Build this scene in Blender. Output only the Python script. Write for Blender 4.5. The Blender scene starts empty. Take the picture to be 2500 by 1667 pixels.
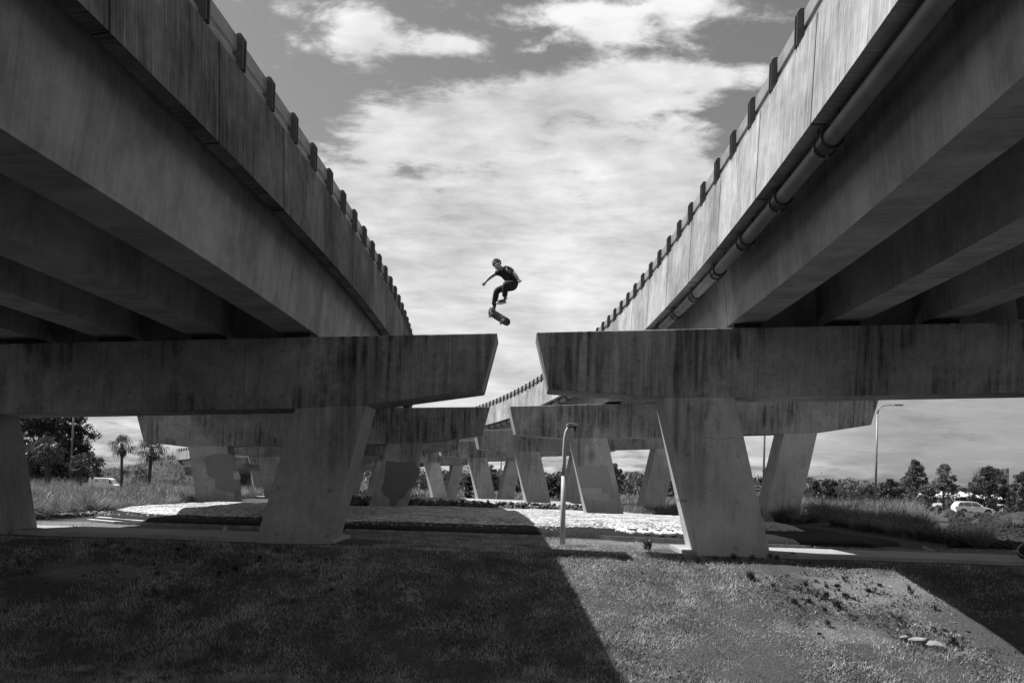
import bpy, bmesh, math, random
import numpy as np
from mathutils import Vector, Matrix, Euler, noise as mnoise

# ------------------------------------------------------------------ camera, world, sun, exposure
scn = bpy.context.scene
COL = scn.collection
EYE = 1.64
FPX = 2000.0
ROLL = 0.03
cam_d = bpy.data.cameras.new('camera')
cam = bpy.data.objects.new('camera', cam_d)
COL.objects.link(cam)
cam.location = (0, 0, EYE)
cam.rotation_euler = (Matrix.Rotation(math.radians(90), 4, 'X') @ Matrix.Rotation(ROLL, 4, 'Z')).to_euler()
cam_d.sensor_width = 36.0
cam_d.sensor_fit = 'HORIZONTAL'
cam_d.lens = 36.0 * FPX / 2500.0
cam_d.shift_y = 341.5 / 2500.0
cam_d.clip_end = 5000
scn.camera = cam

SUN = Vector((-0.63, 0.20, 1.0)).normalized()       # towards the sun
SUN_EL = math.asin(SUN.z)
SUN_ROT = math.atan2(SUN.x, SUN.y)
sd = bpy.data.lights.new('sun', 'SUN')
sd.energy = 5.0
sd.angle = math.radians(0.5)
sd.color = (1, 1, 1)
so = bpy.data.objects.new('sun', sd)
COL.objects.link(so)
so.rotation_euler = SUN.to_track_quat('Z', 'Y').to_euler()
so.location = (-40, 20, 60)

scn.view_settings.view_transform = 'Standard'
scn.view_settings.look = 'None'
scn.view_settings.gamma = 1
scn.view_settings.exposure = 0.62
scn.render.resolution_x = 1024
scn.render.resolution_y = 682
scn.render.engine = 'CYCLES'
scn.cycles.max_bounces = 8
scn.cycles.diffuse_bounces = 5


def setup_world():
    w = bpy.data.worlds.new('World')
    scn.world = w
    w.use_nodes = True
    nt = w.node_tree
    for n in list(nt.nodes):
        nt.nodes.remove(n)
    N = nt.nodes.new
    L = nt.links.new

    def val(x):
        return x

    def m(op, a, b=None, c=None, clamp=False):
        n = N('ShaderNodeMath')
        n.operation = op
        n.use_clamp = clamp
        for i, q in enumerate((a, b, c)):
            if q is None:
                continue
            if isinstance(q, (int, float)):
                n.inputs[i].default_value = q
            else:
                L(q, n.inputs[i])
        return n.outputs[0]

    def noise(vec, scale, detail=8, rough=0.55, dist=0.0):
        n = N('ShaderNodeTexNoise')
        n.inputs['Scale'].default_value = scale
        n.inputs['Detail'].default_value = detail
        n.inputs['Roughness'].default_value = rough
        n.inputs['Distortion'].default_value = dist
        L(vec, n.inputs['Vector'])
        return n.outputs['Fac']

    def comb(x, y, z):
        n = N('ShaderNodeCombineXYZ')
        for i, q in enumerate((x, y, z)):
            if isinstance(q, (int, float)):
                n.inputs[i].default_value = q
            else:
                L(q, n.inputs[i])
        return n.outputs[0]

    out = N('ShaderNodeOutputWorld')
    bg = N('ShaderNodeBackground')
    L(bg.outputs[0], out.inputs[0])
    sky = N('ShaderNodeTexSky')
    sky.sky_type = 'NISHITA'
    sky.sun_disc = False
    sky.sun_elevation = SUN_EL
    sky.sun_rotation = SUN_ROT
    sky.air_density = 1.0
    sky.dust_density = 1.5
    bw = N('ShaderNodeRGBToBW')
    L(sky.outputs[0], bw.inputs[0])
    tc = N('ShaderNodeTexCoord')
    sp = N('ShaderNodeSeparateXYZ')
    L(tc.outputs['Generated'], sp.inputs[0])
    dx, dy, dz = sp.outputs
    zz = m('MAXIMUM', dz, 0.0)
    ay = m('MAXIMUM', m('ABSOLUTE', dy), 0.08)
    a = m('DIVIDE', dx, ay)          # azimuth tangent
    e = m('DIVIDE', zz, ay)          # elevation tangent
    den = m('ADD', zz, 0.16)
    px = m('DIVIDE', dx, den)
    py = m('DIVIDE', dy, den)
    plane = comb(px, py, 0.37)
    n1 = noise(plane, 4.2, 12, 0.60, 0.15)
    n2 = noise(comb(m('MULTIPLY', px, 0.8), m('MULTIPLY', py, .8), 2.1), 3.4, 6, 0.5, 0.3)
    n3 = noise(comb(m('MULTIPLY', px, .75), m('MULTIPLY', py, 1.25), 5.1), 12.0, 8, 0.6, 0.3)
    # cloud masses of that day, by bearing (azimuth, elevation, half widths, weight)
    blobs = [(-.205, .550, .045, .032, .85), (-.165, .522, .080, .018, .60), (-.085, .534, .050, .015, .65),
             (.055, .560, .085, .028, .85), (.21, .585, .110, .026, .75), (.20, .498, .068, .022, .72),
             (.295, .510, .03, .018, .35),
             (-.03, .452, .125, .034, .80), (.085, .480, .080, .026, .60), (-.14, .420, .10, .014, .55), (-.15, .395, .10, .010, .4),
             (.05, .275, .36, .115, 1.15), (.13, .40, .12, .035, .45), (-.22, .235, .12, .03, .35), (0.0, .12, .8, .13, .75),
             (-.31, .60, .035, .012, .3), (.42, .055, .08, .03, .2), (.30, .095, .06, .014, .28)]
    acc = None
    for (ba, be, ra, re, wt) in blobs:
        u = m('DIVIDE', m('SUBTRACT', a, ba), ra)
        v = m('DIVIDE', m('SUBTRACT', e, be), re)
        g = m('MULTIPLY', m('EXPONENT', m('MULTIPLY', m('ADD', m('MULTIPLY', u, u), m('MULTIPLY', v, v)), -0.8)), wt)
        acc = g if acc is None else m('ADD', acc, g)
    front = m('GREATER_THAN', dy, 0.05)
    acc = m('MULTIPLY', acc, front)
    # elsewhere in the sky: plain scattered cloud
    back = m('MULTIPLY', m('SUBTRACT', 1.0, front), 0.35)
    acc = m('ADD', acc, back)
    dens = m('ADD', m('MULTIPLY', acc, 1.0), m('MULTIPLY', m('SUBTRACT', n1, 0.5), 1.9))
    fa = N('ShaderNodeMapRange')
    fa.inputs['From Min'].default_value = 0.03
    fa.inputs['From Max'].default_value = 0.30
    fa.inputs['To Min'].default_value = 0.15
    fa.inputs['To Max'].default_value = 1.0
    L(e, fa.inputs['Value'])
    n3c = m('MULTIPLY', m('SUBTRACT', n3, 0.5), fa.outputs[0])
    dens = m('ADD', dens, m('MULTIPLY', n3c, 1.35))
    mr = N('ShaderNodeMapRange')
    mr.interpolation_type = 'SMOOTHSTEP'
    mr.inputs['From Min'].default_value = 0.20
    mr.inputs['From Max'].default_value = 0.70
    L(dens, mr.inputs['Value'])
    cl = mr.outputs[0]
    # low sky carries thinner, greyer cloud
    low = N('ShaderNodeMapRange')
    low.interpolation_type = 'SMOOTHSTEP'
    low.inputs['From Min'].default_value = 0.0
    low.inputs['From Max'].default_value = 0.22
    low.inputs['To Min'].default_value = 0.96
    low.inputs['To Max'].default_value = 1.0
    L(e, low.inputs['Value'])
    side = N('ShaderNodeMapRange')
    side.interpolation_type = 'SMOOTHSTEP'
    side.inputs['From Min'].default_value = 0.22
    side.inputs['From Max'].default_value = 0.5
    side.inputs['To Min'].default_value = 1.0
    side.inputs['To Max'].default_value = 0.55
    L(a, side.inputs['Value'])
    bright = m('MULTIPLY', m('MULTIPLY', m('ADD', 0.68, m('MULTIPLY', m('SUBTRACT', n2, 0.5), 0.8)), low.outputs[0]),
               m('MAXIMUM', side.outputs[0], m('MULTIPLY', e, 2.2), None))
    bright = m('MINIMUM', m('ADD', bright, m('MULTIPLY', n3c, 0.55)), 0.90)
    skyv = m('MULTIPLY', bw.outputs[0], 0.092)
    skyv = m('MINIMUM', skyv, 0.46)
    mix = N('ShaderNodeMix')
    mix.data_type = 'FLOAT'
    L(cl, mix.inputs[0])
    L(skyv, mix.inputs[2])
    L(bright, mix.inputs[3])
    cr = N('ShaderNodeCombineColor')
    for i in range(3):
        L(mix.outputs[0], cr.inputs[i])
    L(cr.outputs[0], bg.inputs[0])
    bg.inputs[1].default_value = 0.69


setup_world()
random.seed(7)
RNG = np.random.default_rng(11)

# ------------------------------------------------------------------ helpers


def at(px, py, D):
    """world point seen at photo pixel (2500 wide) at distance D in front"""
    u, w = px - 1250.0, 1175.0 - py
    c, s = math.cos(ROLL), math.sin(ROLL)
    return Vector(((u * c - w * s) / FPX * D, D, EYE + (w * c + u * s) / FPX * D))


def tag(o, label=None, cat=None, group=None, kind=None):
    if label:
        o['label'] = label
    if cat:
        o['category'] = cat
    if group:
        o['group'] = group
    if kind:
        o['kind'] = kind
    return o


def empty(name, loc=(0, 0, 0), rz=0.0, **kw):
    o = bpy.data.objects.new(name, None)
    COL.objects.link(o)
    o.location = loc
    o.rotation_euler = (0, 0, rz)
    o.empty_display_size = 0.3
    tag(o, **kw)
    return o


class MB:
    def __init__(self):
        self.v, self.f, self.uv = [], [], []

    def add(self, vs, fs, uvs=None):
        b = len(self.v)
        self.v += [tuple(p) for p in vs]
        for k, f in enumerate(fs):
            self.f.append(tuple(b + i for i in f))
            if uvs is not None:
                self.uv.append(uvs[k])
        return self

    def box(self, x0, x1, y0, y1, z0, z1, M=None):
        vs = [Vector(p) for p in ((x0, y0, z0), (x1, y0, z0), (x1, y1, z0), (x0, y1, z0),
                                  (x0, y0, z1), (x1, y0, z1), (x1, y1, z1), (x0, y1, z1))]
        if M is not None:
            vs = [M @ p for p in vs]
        return self.add(vs, [(0, 3, 2, 1), (4, 5, 6, 7), (0, 1, 5, 4), (1, 2, 6, 5), (2, 3, 7, 6), (3, 0, 4, 7)])

    def prism(self, poly, y0, y1, M=None):
        """polygon in x,z extruded along y"""
        n = len(poly)
        vs = [Vector((x, y0, z)) for x, z in poly] + [Vector((x, y1, z)) for x, z in poly]
        if M is not None:
            vs = [M @ p for p in vs]
        fs = [tuple(range(n)), tuple(range(2 * n - 1, n - 1, -1))]
        for i in range(n):
            j = (i + 1) % n
            fs.append((j, i, n + i, n + j))
        return self.add(vs, fs)

    def tube(self, pts, rad, n=10, cap=True):
        pts = [Vector(p) for p in pts]
        rads = rad if isinstance(rad, (list, tuple)) else [rad] * len(pts)
        vs, fs = [], []
        a = None
        for i, p in enumerate(pts):
            d = (pts[min(i + 1, len(pts) - 1)] - pts[max(i - 1, 0)]).normalized()
            if a is None:
                a = d.cross(Vector((0, 0, 1)))
                if a.length < 1e-2:
                    a = d.cross(Vector((1, 0, 0)))
            a = a - d * a.dot(d)
            a.normalize()
            b = d.cross(a).normalized()
            for k in range(n):
                t = 2 * math.pi * k / n
                vs.append(p + (a * math.cos(t) + b * math.sin(t)) * rads[i])
        for i in range(len(pts) - 1):
            for k in range(n):
                k2 = (k + 1) % n
                fs.append((i * n + k, i * n + k2, (i + 1) * n + k2, (i + 1) * n + k))
        if cap:
            fs.append(tuple(range(n - 1, -1, -1)))
            fs.append(tuple((len(pts) - 1) * n + k for k in range(n)))
        return self.add(vs, fs)

    def ball(self, c, r, seed=0, amp=0.0, sub=2, scale=(1, 1, 1), freq=1.5):
        bm = bmesh.new()
        bmesh.ops.create_icosphere(bm, subdivisions=sub, radius=1.0)
        vs = []
        for v in bm.verts:
            p = v.co.copy()
            d = 1.0 + amp * mnoise.noise(p * freq + Vector((seed * 3.1, seed * 1.7, 0)))
            vs.append(Vector((p.x * scale[0], p.y * scale[1], p.z * scale[2])) * r * d + Vector(c))
        fs = [tuple(v.index for v in f.verts) for f in bm.faces]
        bm.free()
        return self.add(vs, fs)

    def build(self, name, mat, parent=None, smooth=False, bevel=0.0, **kw):
        me = bpy.data.meshes.new(name)
        me.from_pydata([tuple(p) for p in self.v], [], self.f)
        if self.uv and len(self.uv) == len(self.f):
            ul = me.uv_layers.new(name='UVMap')
            k = 0
            for poly, uvf in zip(me.polygons, self.uv):
                for li, q in zip(poly.loop_indices, uvf):
                    ul.data[li].uv = q
        bm = bmesh.new()
        bm.from_mesh(me)
        bmesh.ops.recalc_face_normals(bm, faces=bm.faces)
        bm.to_mesh(me)
        bm.free()
        if smooth:
            me.polygons.foreach_set('use_smooth', [True] * len(me.polygons))
        if mat:
            me.materials.append(mat)
        o = bpy.data.objects.new(name, me)
        COL.objects.link(o)
        if bevel:
            md = o.modifiers.new('bevel', 'BEVEL')
            md.width = bevel
            md.segments = 2
            md.limit_method = 'ANGLE'
        if parent:
            o.parent = parent
        tag(o, **kw)
        return o


def np_mesh(name, verts, faces_idx, mat, parent=None, quads=False, smooth=False, attrs=None, **kw):
    me = bpy.data.meshes.new(name)
    nv = len(verts)
    k = 4 if quads else 3
    nf = len(faces_idx)
    me.vertices.add(nv)
    me.vertices.foreach_set('co', np.asarray(verts, dtype=np.float32).ravel())
    me.loops.add(nf * k)
    me.loops.foreach_set('vertex_index', np.asarray(faces_idx, dtype=np.int32).ravel())
    me.polygons.add(nf)
    me.polygons.foreach_set('loop_start', np.arange(0, nf * k, k, dtype=np.int32))
    me.polygons.foreach_set('loop_total', np.full(nf, k, dtype=np.int32))
    me.update(calc_edges=True)
    if smooth:
        me.polygons.foreach_set('use_smooth', np.ones(nf, dtype=bool))
    if attrs:
        for an, av in attrs.items():
            at_ = me.attributes.new(an, 'FLOAT', 'POINT')
            at_.data.foreach_set('value', np.asarray(av, dtype=np.float32))
    if mat:
        me.materials.append(mat)
    o = bpy.data.objects.new(name, me)
    COL.objects.link(o)
    if parent:
        o.parent = parent
    tag(o, **kw)
    return o


def copy_tree(o, parent=None):
    c = o.copy()
    COL.objects.link(c)
    c.parent = parent
    for ch in list(o.children):
        copy_tree(ch, c)
    return c


# ------------------------------------------------------------------ materials (the photograph is monochrome)


def mat_base(name):
    m = bpy.data.materials.new(name)
    m.use_nodes = True
    nt = m.node_tree
    b = nt.nodes['Principled BSDF']
    return m, nt, b


def plain(name, v, rough=0.6, metal=0.0, var=0.0, scale=8.0, spec=0.5, bump=0.0):
    m, nt, b = mat_base(name)
    b.inputs['Roughness'].default_value = rough
    b.inputs['Metallic'].default_value = metal
    b.inputs['Specular IOR Level'].default_value = spec
    b.inputs['Base Color'].default_value = (v, v, v, 1)
    if var or bump:
        tc = nt.nodes.new('ShaderNodeTexCoord')
        n = nt.nodes.new('ShaderNodeTexNoise')
        n.inputs['Scale'].default_value = scale
        n.inputs['Detail'].default_value = 6
        nt.links.new(tc.outputs['Object'], n.inputs['Vector'])
        r = nt.nodes.new('ShaderNodeMapRange')
        r.inputs['From Min'].default_value = 0.3
        r.inputs['From Max'].default_value = 0.7
        r.inputs['To Min'].default_value = max(0, v * (1 - var))
        r.inputs['To Max'].default_value = v * (1 + var)
        nt.links.new(n.outputs['Fac'], r.inputs['Value'])
        nt.links.new(r.outputs[0], b.inputs['Base Color'])
        if bump:
            bp = nt.nodes.new('ShaderNodeBump')
            bp.inputs['Strength'].default_value = bump
            bp.inputs['Distance'].default_value = 0.02
            nt.links.new(n.outputs['Fac'], bp.inputs['Height'])
            nt.links.new(bp.outputs[0], b.inputs['Normal'])
    return m


def concrete(name, lo, hi, stain=0.5, uv=False, streak=1.0, joints=0.0, mottle=0.5, dark=0.06, tieholes=False, vj=.35, vs_=.62):
    """weathered concrete: mottled, with rain streaks running down from the top"""
    m, nt, b = mat_base(name)
    N, L = nt.nodes.new, nt.links.new

    def math_(op, a, c=None, clamp=False):
        n = N('ShaderNodeMath')
        n.operation = op
        n.use_clamp = clamp
        for i, q in enumerate((a, c)):
            if q is None:
                continue
            if isinstance(q, (int, float)):
                n.inputs[i].default_value = q
            else:
                L(q, n.inputs[i])
        return n.outputs[0]

    def mrange(v, a0, a1, b0, b1, sm=True):
        n = N('ShaderNodeMapRange')
        if sm:
            n.interpolation_type = 'SMOOTHSTEP'
        n.inputs['From Min'].default_value = a0
        n.inputs['From Max'].default_value = a1
        n.inputs['To Min'].default_value = b0
        n.inputs['To Max'].default_value = b1
        L(v, n.inputs['Value'])
        return n.outputs[0]

    def noise(vec, scale, det=6, rough=0.6):
        n = N('ShaderNodeTexNoise')
        n.inputs['Scale'].default_value = scale
        n.inputs['Detail'].default_value = det
        n.inputs['Roughness'].default_value = rough
        L(vec, n.inputs['Vector'])
        return n.outputs['Fac']

    def mapping(vec, sc, loc=(0, 0, 0)):
        n = N('ShaderNodeMapping')
        n.inputs['Scale'].default_value = sc
        n.inputs['Location'].default_value = loc
        L(vec, n.inputs['Vector'])
        return n.outputs[0]

    geo = N('ShaderNodeNewGeometry')
    tc = N('ShaderNodeTexCoord')
    if uv:
        base = tc.outputs['UV']
        sv = mapping(base, (7.0, 0.40, 1.0))
        sv2 = mapping(base, (26.0, 0.7, 1.0), (3, 1, 0))
        bl = mapping(base, (0.8, 0.45, 1.0), (9, 4, 0))
    else:
        base = geo.outputs['Position']
        sv = mapping(base, (5.5, 5.5, 0.35))
        sv2 = mapping(base, (18.0, 18.0, 0.9), (3, 1, 0))
        bl = mapping(base, (0.55, 0.55, 0.55), (9, 4, 2))
    s1 = noise(sv, 1.0, 7, 0.65)
    s2 = noise(sv2, 1.0, 5, 0.6)
    big = noise(bl, 1.0, 5, 0.55)
    fine = noise(base, 9.0 if not uv else 3.0, 8, 0.7)
    v = mrange(fine, 0.25, 0.75, 0.0, 1.0)
    v = math_('ADD', math_('MULTIPLY', v, mottle * 0.5), math_('MULTIPLY', mrange(s2, 0.3, 0.7, 0, 1), 0.16 * streak))
    blot = noise(mapping(base, (2.2, 2.2, 1.6) if not uv else (1.6, 1.3, 1), (1, 7, 3)), 1.0, 9, 0.72)
    v = math_('ADD', v, math_('MULTIPLY', mrange(big, 0.3, 0.7, 0, 1), 0.30))
    v = math_('ADD', v, math_('MULTIPLY', mrange(blot, 0.32, 0.68, 0, 1), 0.28))
    col = mrange(v, 0.15, 0.95, lo, hi, False)
    # dark algae streaks
    msk = math_('MULTIPLY', mrange(math_('ADD', math_('MULTIPLY', s1, .62), math_('MULTIPLY', blot, .38)), 0.46, 0.62, 0, 1), mrange(big, 0.60, 0.40, 0, 1))
    msk = math_('MULTIPLY', msk, stain, True)
    mix = N('ShaderNodeMix')
    mix.data_type = 'FLOAT'
    L(msk, mix.inputs[0])
    L(col, mix.inputs[2])
    mix.inputs[3].default_value = dark
    out = mix.outputs[0]
    if joints:
        sp = N('ShaderNodeSeparateXYZ')
        L(tc.outputs['UV'], sp.inputs[0])
        fr = math_('FRACT', math_('DIVIDE', sp.outputs[0], joints))
        d = math_('ABSOLUTE', math_('SUBTRACT', fr, 0.5))
        line = math_('LESS_THAN', d, 0.009)
        seep = mrange(d, 0.0, 0.06, 0.30, 0.0)
        seep = math_('MULTIPLY', seep, mrange(s2, 0.35, 0.65, 0, 1))
        k = math_('SUBTRACT', 1.0, math_('MAXIMUM', math_('MULTIPLY', line, 0.85), seep))
        out = math_('MULTIPLY', out, k)
        ef = math_('MULTIPLY', mrange(s2, 0.57, 0.68, 0, 1), mrange(s1, 0.44, 0.58, 0, 1))
        mixe = N('ShaderNodeMix')
        mixe.data_type = 'FLOAT'
        L(math_('MULTIPLY', ef, .7), mixe.inputs[0])
        L(out, mixe.inputs[2])
        mixe.inputs[3].default_value = min(.8, hi * 1.7)
        out = mixe.outputs[0]
        wn = N('ShaderNodeTexWhiteNoise')
        wn.noise_dimensions = '1D'
        L(math_('FLOOR', math_('ADD', math_('DIVIDE', sp.outputs[0], joints), 0.5)), wn.inputs['W'])
        out = math_('MULTIPLY', out, mrange(wn.outputs['Value'], 0, 1, .74, 1.22, False))
    if tieholes:
        # runoff stain under the deck edge: spreads over the inner cantilever and the shoulder of the leg
        so_ = N('ShaderNodeSeparateXYZ')
        L(tc.outputs['Object'], so_.inputs[0])
        ax_ = math_('ABSOLUTE', so_.outputs[0])
        wob = math_('MULTIPLY', math_('SUBTRACT', blot, 0.5), 3.0)
        edge_ = math_('ADD', ax_, wob)
        core = math_('MULTIPLY', mrange(edge_, 5.4, 4.0, 0, 1), mrange(math_('ADD', so_.outputs[2], wob), 0.4, 3.4, 0, 1))
        near_ = math_('MULTIPLY', mrange(math_('ABSOLUTE', math_('SUBTRACT', edge_, 4.1)), 0.2, 1.2, 1, .45), core)
        tip_ = math_('MULTIPLY', mrange(edge_, 2.6, .4, .2, .9), core)
        dk_ = math_('MAXIMUM', near_, tip_)
        dk_ = math_('MULTIPLY', dk_, mrange(s1, .35, .62, .35, 1.0))
        nsp = N('ShaderNodeSeparateXYZ')
        L(geo.outputs['Normal'], nsp.inputs[0])
        dk_ = math_('MULTIPLY', dk_, mrange(math_('ABSOLUTE', nsp.outputs[1]), .3, .8, .0, 1.0))  # stain left off side faces, painting in the brighter light they catch
        out = math_('MULTIPLY', out, math_('SUBTRACT', 1.0, math_('MULTIPLY', dk_, vs_)))
        # tide lines left between pours
        sp = N('ShaderNodeSeparateXYZ')
        L(geo.outputs['Position'], sp.inputs[0])
        zz = math_('ADD', sp.outputs[2], math_('MULTIPLY', noise(mapping(base, (0.8, 0.8, 0.8)), 1.0, 4), 0.9))
        fr = math_('FRACT', math_('DIVIDE', zz, 1.35))
        d = math_('ABSOLUTE', math_('SUBTRACT', fr, 0.5))
        ln = math_('MULTIPLY', mrange(d, 0.0, 0.014, 0.35, 0.0), mrange(noise(mapping(base, (1.2, 1.2, 1.2), (5, 5, 5)), 1.0, 4), 0.48, 0.6, 0, 1))
        out = math_('MULTIPLY', out, math_('SUBTRACT', 1.0, ln))
        # vertical form joints and the plugged tie holes
        def per(c, step, off=0.0):
            return math_('MULTIPLY', math_('ABSOLUTE', math_('SUBTRACT', math_('FRACT', math_('DIVIDE', math_('ADD', c, off), step)), 0.5)), step)
        jx = math_('LESS_THAN', per(sp.outputs[0], 2.44, .4), .009)
        hx, hz = per(sp.outputs[0], 1.22, .1), per(sp.outputs[2], 1.10, .35)
        hd = math_('SQRT', math_('ADD', math_('MULTIPLY', hx, hx), math_('MULTIPLY', hz, hz)))
        hole = math_('LESS_THAN', hd, .032)
        ring = mrange(hd, .03, .09, .14, 0.0)
        out = math_('MULTIPLY', out, math_('SUBTRACT', 1.0, math_('MAXIMUM', math_('MAXIMUM', math_('MULTIPLY', jx, vj), math_('MULTIPLY', hole, .35)), ring)))
    L(out, b.inputs['Base Color'])
    b.inputs['Roughness'].default_value = 0.88
    b.inputs['Specular IOR Level'].default_value = 0.25
    bp = N('ShaderNodeBump')
    bp.inputs['Strength'].default_value = 0.35
    bp.inputs['Distance'].default_value = 0.01
    L(fine, bp.inputs['Height'])
    L(bp.outputs[0], b.inputs['Normal'])
    return m


def foliage(name, lo, hi, scale=1.5, rough=0.55, spec=0.35, island=.35):
    m, nt, b = mat_base(name)
    N, L = nt.nodes.new, nt.links.new
    g = N('ShaderNodeNewGeometry')
    n = N('ShaderNodeTexNoise')
    n.inputs['Scale'].default_value = scale
    n.inputs['Detail'].default_value = 5
    L(g.outputs['Position'], n.inputs['Vector'])
    r = N('ShaderNodeMapRange')
    r.inputs['From Min'].default_value = 0.32
    r.inputs['From Max'].default_value = 0.68
    r.inputs['To Min'].default_value = lo
    r.inputs['To Max'].default_value = hi
    L(n.outputs['Fac'], r.inputs['Value'])
    mu = N('ShaderNodeMath')
    mu.operation = 'MULTIPLY'
    ri = N('ShaderNodeMapRange')
    ri.inputs['To Min'].default_value = 1 - island
    ri.inputs['To Max'].default_value = 1 + island
    L(g.outputs['Random Per Island'], ri.inputs['Value'])
    L(r.outputs[0], mu.inputs[0])
    L(ri.outputs[0], mu.inputs[1])
    L(mu.outputs[0], b.inputs['Base Color'])
    b.inputs['Roughness'].default_value = rough
    b.inputs['Specular IOR Level'].default_value = spec
    tr = N('ShaderNodeBsdfTranslucent')
    L(mu.outputs[0], tr.inputs[0])
    mx = N('ShaderNodeMixShader')
    mx.inputs[0].default_value = 0.22
    L(b.outputs[0], mx.inputs[1])
    L(tr.outputs[0], mx.inputs[2])
    L(mx.outputs[0], nt.nodes['Material Output'].inputs[0])
    return m


def granular(name, lo, hi, scale, bump=1.0, dist=0.03, coverage=None):
    """loose stone / earth: cell pattern with bump"""
    m, nt, b = mat_base(name)
    N, L = nt.nodes.new, nt.links.new
    g = N('ShaderNodeNewGeometry')
    v = N('ShaderNodeTexVoronoi')
    v.inputs['Scale'].default_value = scale
    L(g.outputs['Position'], v.inputs['Vector'])
    sp = N('ShaderNodeSeparateColor')
    L(v.outputs['Color'], sp.inputs[0])
    n = N('ShaderNodeTexNoise')
    n.inputs['Scale'].default_value = 0.9
    n.inputs['Detail'].default_value = 6
    L(g.outputs['Position'], n.inputs['Vector'])
    ad = N('ShaderNodeMath')
    ad.operation = 'MULTIPLY_ADD'
    L(sp.outputs[0], ad.inputs[0])
    ad.inputs[1].default_value = 0.6
    L(n.outputs['Fac'], ad.inputs[2])
    r = N('ShaderNodeMapRange')
    r.inputs['From Min'].default_value = 0.35
    r.inputs['From Max'].default_value = 1.2
    r.inputs['To Min'].default_value = lo
    r.inputs['To Max'].default_value = hi
    L(ad.outputs[0], r.inputs['Value'])
    L(r.outputs[0], b.inputs['Base Color'])
    b.inputs['Roughness'].default_value = 0.9
    b.inputs['Specular IOR Level'].default_value = 0.2
    bp = N('ShaderNodeBump')
    bp.inputs['Strength'].default_value = bump
    bp.inputs['Distance'].default_value = dist
    bp.invert = True
    L(v.outputs['Distance'], bp.inputs['Height'])
    L(bp.outputs[0], b.inputs['Normal'])
    return m


def ground_material():
    m, nt, b = mat_base('ground_soil')
    N, L = nt.nodes.new, nt.links.new
    g = N('ShaderNodeNewGeometry')

    def noise(sc, det=7, rough=0.6):
        n = N('ShaderNodeTexNoise')
        n.inputs['Scale'].default_value = sc
        n.inputs['Detail'].default_value = det
        n.inputs['Roughness'].default_value = rough
        L(g.outputs['Position'], n.inputs['Vector'])
        return n.outputs['Fac']

    def rng(v, a0, a1, b0, b1):
        n = N('ShaderNodeMapRange')
        n.inputs['From Min'].default_value = a0
        n.inputs['From Max'].default_value = a1
        n.inputs['To Min'].default_value = b0
        n.inputs['To Max'].default_value = b1
        L(v, n.inputs['Value'])
        return n.outputs[0]
    fine = noise(22, 8, 0.75)
    mid = noise(1.3)
    grass = rng(fine, 0.3, 0.7, 0.035, 0.11)
    dirt = rng(fine, 0.3, 0.7, 0.10, 0.24)
    at_ = N('ShaderNodeAttribute')
    at_.attribute_name = 'dirt'
    mm = N('ShaderNodeMath')
    mm.operation = 'MULTIPLY_ADD'
    L(mid, mm.inputs[0])
    mm.inputs[1].default_value = 0.9
    L(at_.outputs['Fac'], mm.inputs[2])
    k = rng(mm.outputs[0], 0.72, 1.0, 0, 1)
    mx = N('ShaderNodeMix')
    mx.data_type = 'FLOAT'
    L(k, mx.inputs[0])
    L(grass, mx.inputs[2])
    L(dirt, mx.inputs[3])
    L(mx.outputs[0], b.inputs['Base Color'])
    b.inputs['Roughness'].default_value = 0.95
    b.inputs['Specular IOR Level'].default_value = 0.1
    bp = N('ShaderNodeBump')
    bp.inputs['Strength'].default_value = 0.8
    bp.inputs['Distance'].default_value = 0.04
    L(fine, bp.inputs['Height'])
    L(bp.outputs[0], b.inputs['Normal'])
    return m


M_CAP_R = concrete('right_pier_lit_concrete', 0.18, 0.48, stain=0.95, streak=1.3, dark=0.05, tieholes=True)  # paler than left crossheads: light bounced off the grass painted into the concrete
M_LEG_R = concrete('right_leg_lit_concrete', 0.36, 0.62, stain=0.45, streak=0.8, dark=0.18, tieholes=True, vj=0.0)  # grass bounce light put into the colour as a paler leg concrete
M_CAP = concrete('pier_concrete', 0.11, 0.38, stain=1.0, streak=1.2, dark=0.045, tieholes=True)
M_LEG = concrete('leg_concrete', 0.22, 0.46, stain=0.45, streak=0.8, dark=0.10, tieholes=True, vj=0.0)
M_FOOT = concrete('footing_concrete', 0.28, 0.42, stain=0.3, streak=0.1)
M_GIRD = concrete('girder_concrete', 0.24, 0.56, stain=0.40, uv=True, streak=1.0, dark=0.06)
M_SLAB = concrete('slab_concrete', 0.14, 0.22, stain=0.5, uv=True, dark=0.03)
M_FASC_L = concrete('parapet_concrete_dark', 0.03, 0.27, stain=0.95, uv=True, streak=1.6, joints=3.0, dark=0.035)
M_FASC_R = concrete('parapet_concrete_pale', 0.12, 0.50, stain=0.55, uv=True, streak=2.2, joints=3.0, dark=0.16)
M_RUB = plain('bearing_rubber', 0.02, 0.7)
M_RAIL = plain('galvanised_rail', 0.30, 0.5, 0.3, 0.2, 3)
M_POST = plain('rail_post_steel', 0.09, 0.55, 0.2, 0.2, 3)
M_PIPE = plain('drain_pipe_grey', 0.20, 0.55, 0.0, 0.25, 2.5)
M_COUP = plain('pipe_coupling_steel', 0.07, 0.5, 0.4)
M_PAINT_D = concrete('cover_paint_dark', 0.14, 0.19, stain=0.0, streak=0.5, mottle=0.6)
M_PAINT_E = concrete('cover_paint_soft', 0.18, 0.24, stain=0.0, streak=0.5, mottle=0.6)
M_PAINT_M = concrete('cover_paint_mid', 0.33, 0.40, stain=0.0, streak=0.5, mottle=0.6)
M_PAINT_L = concrete('cover_paint_light', 0.46, 0.56, stain=0.0, streak=0.5, mottle=0.6)
M_GRAVEL = granular('white_gravel', 0.06, 0.64, 11, 1.0, 0.05)
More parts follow.
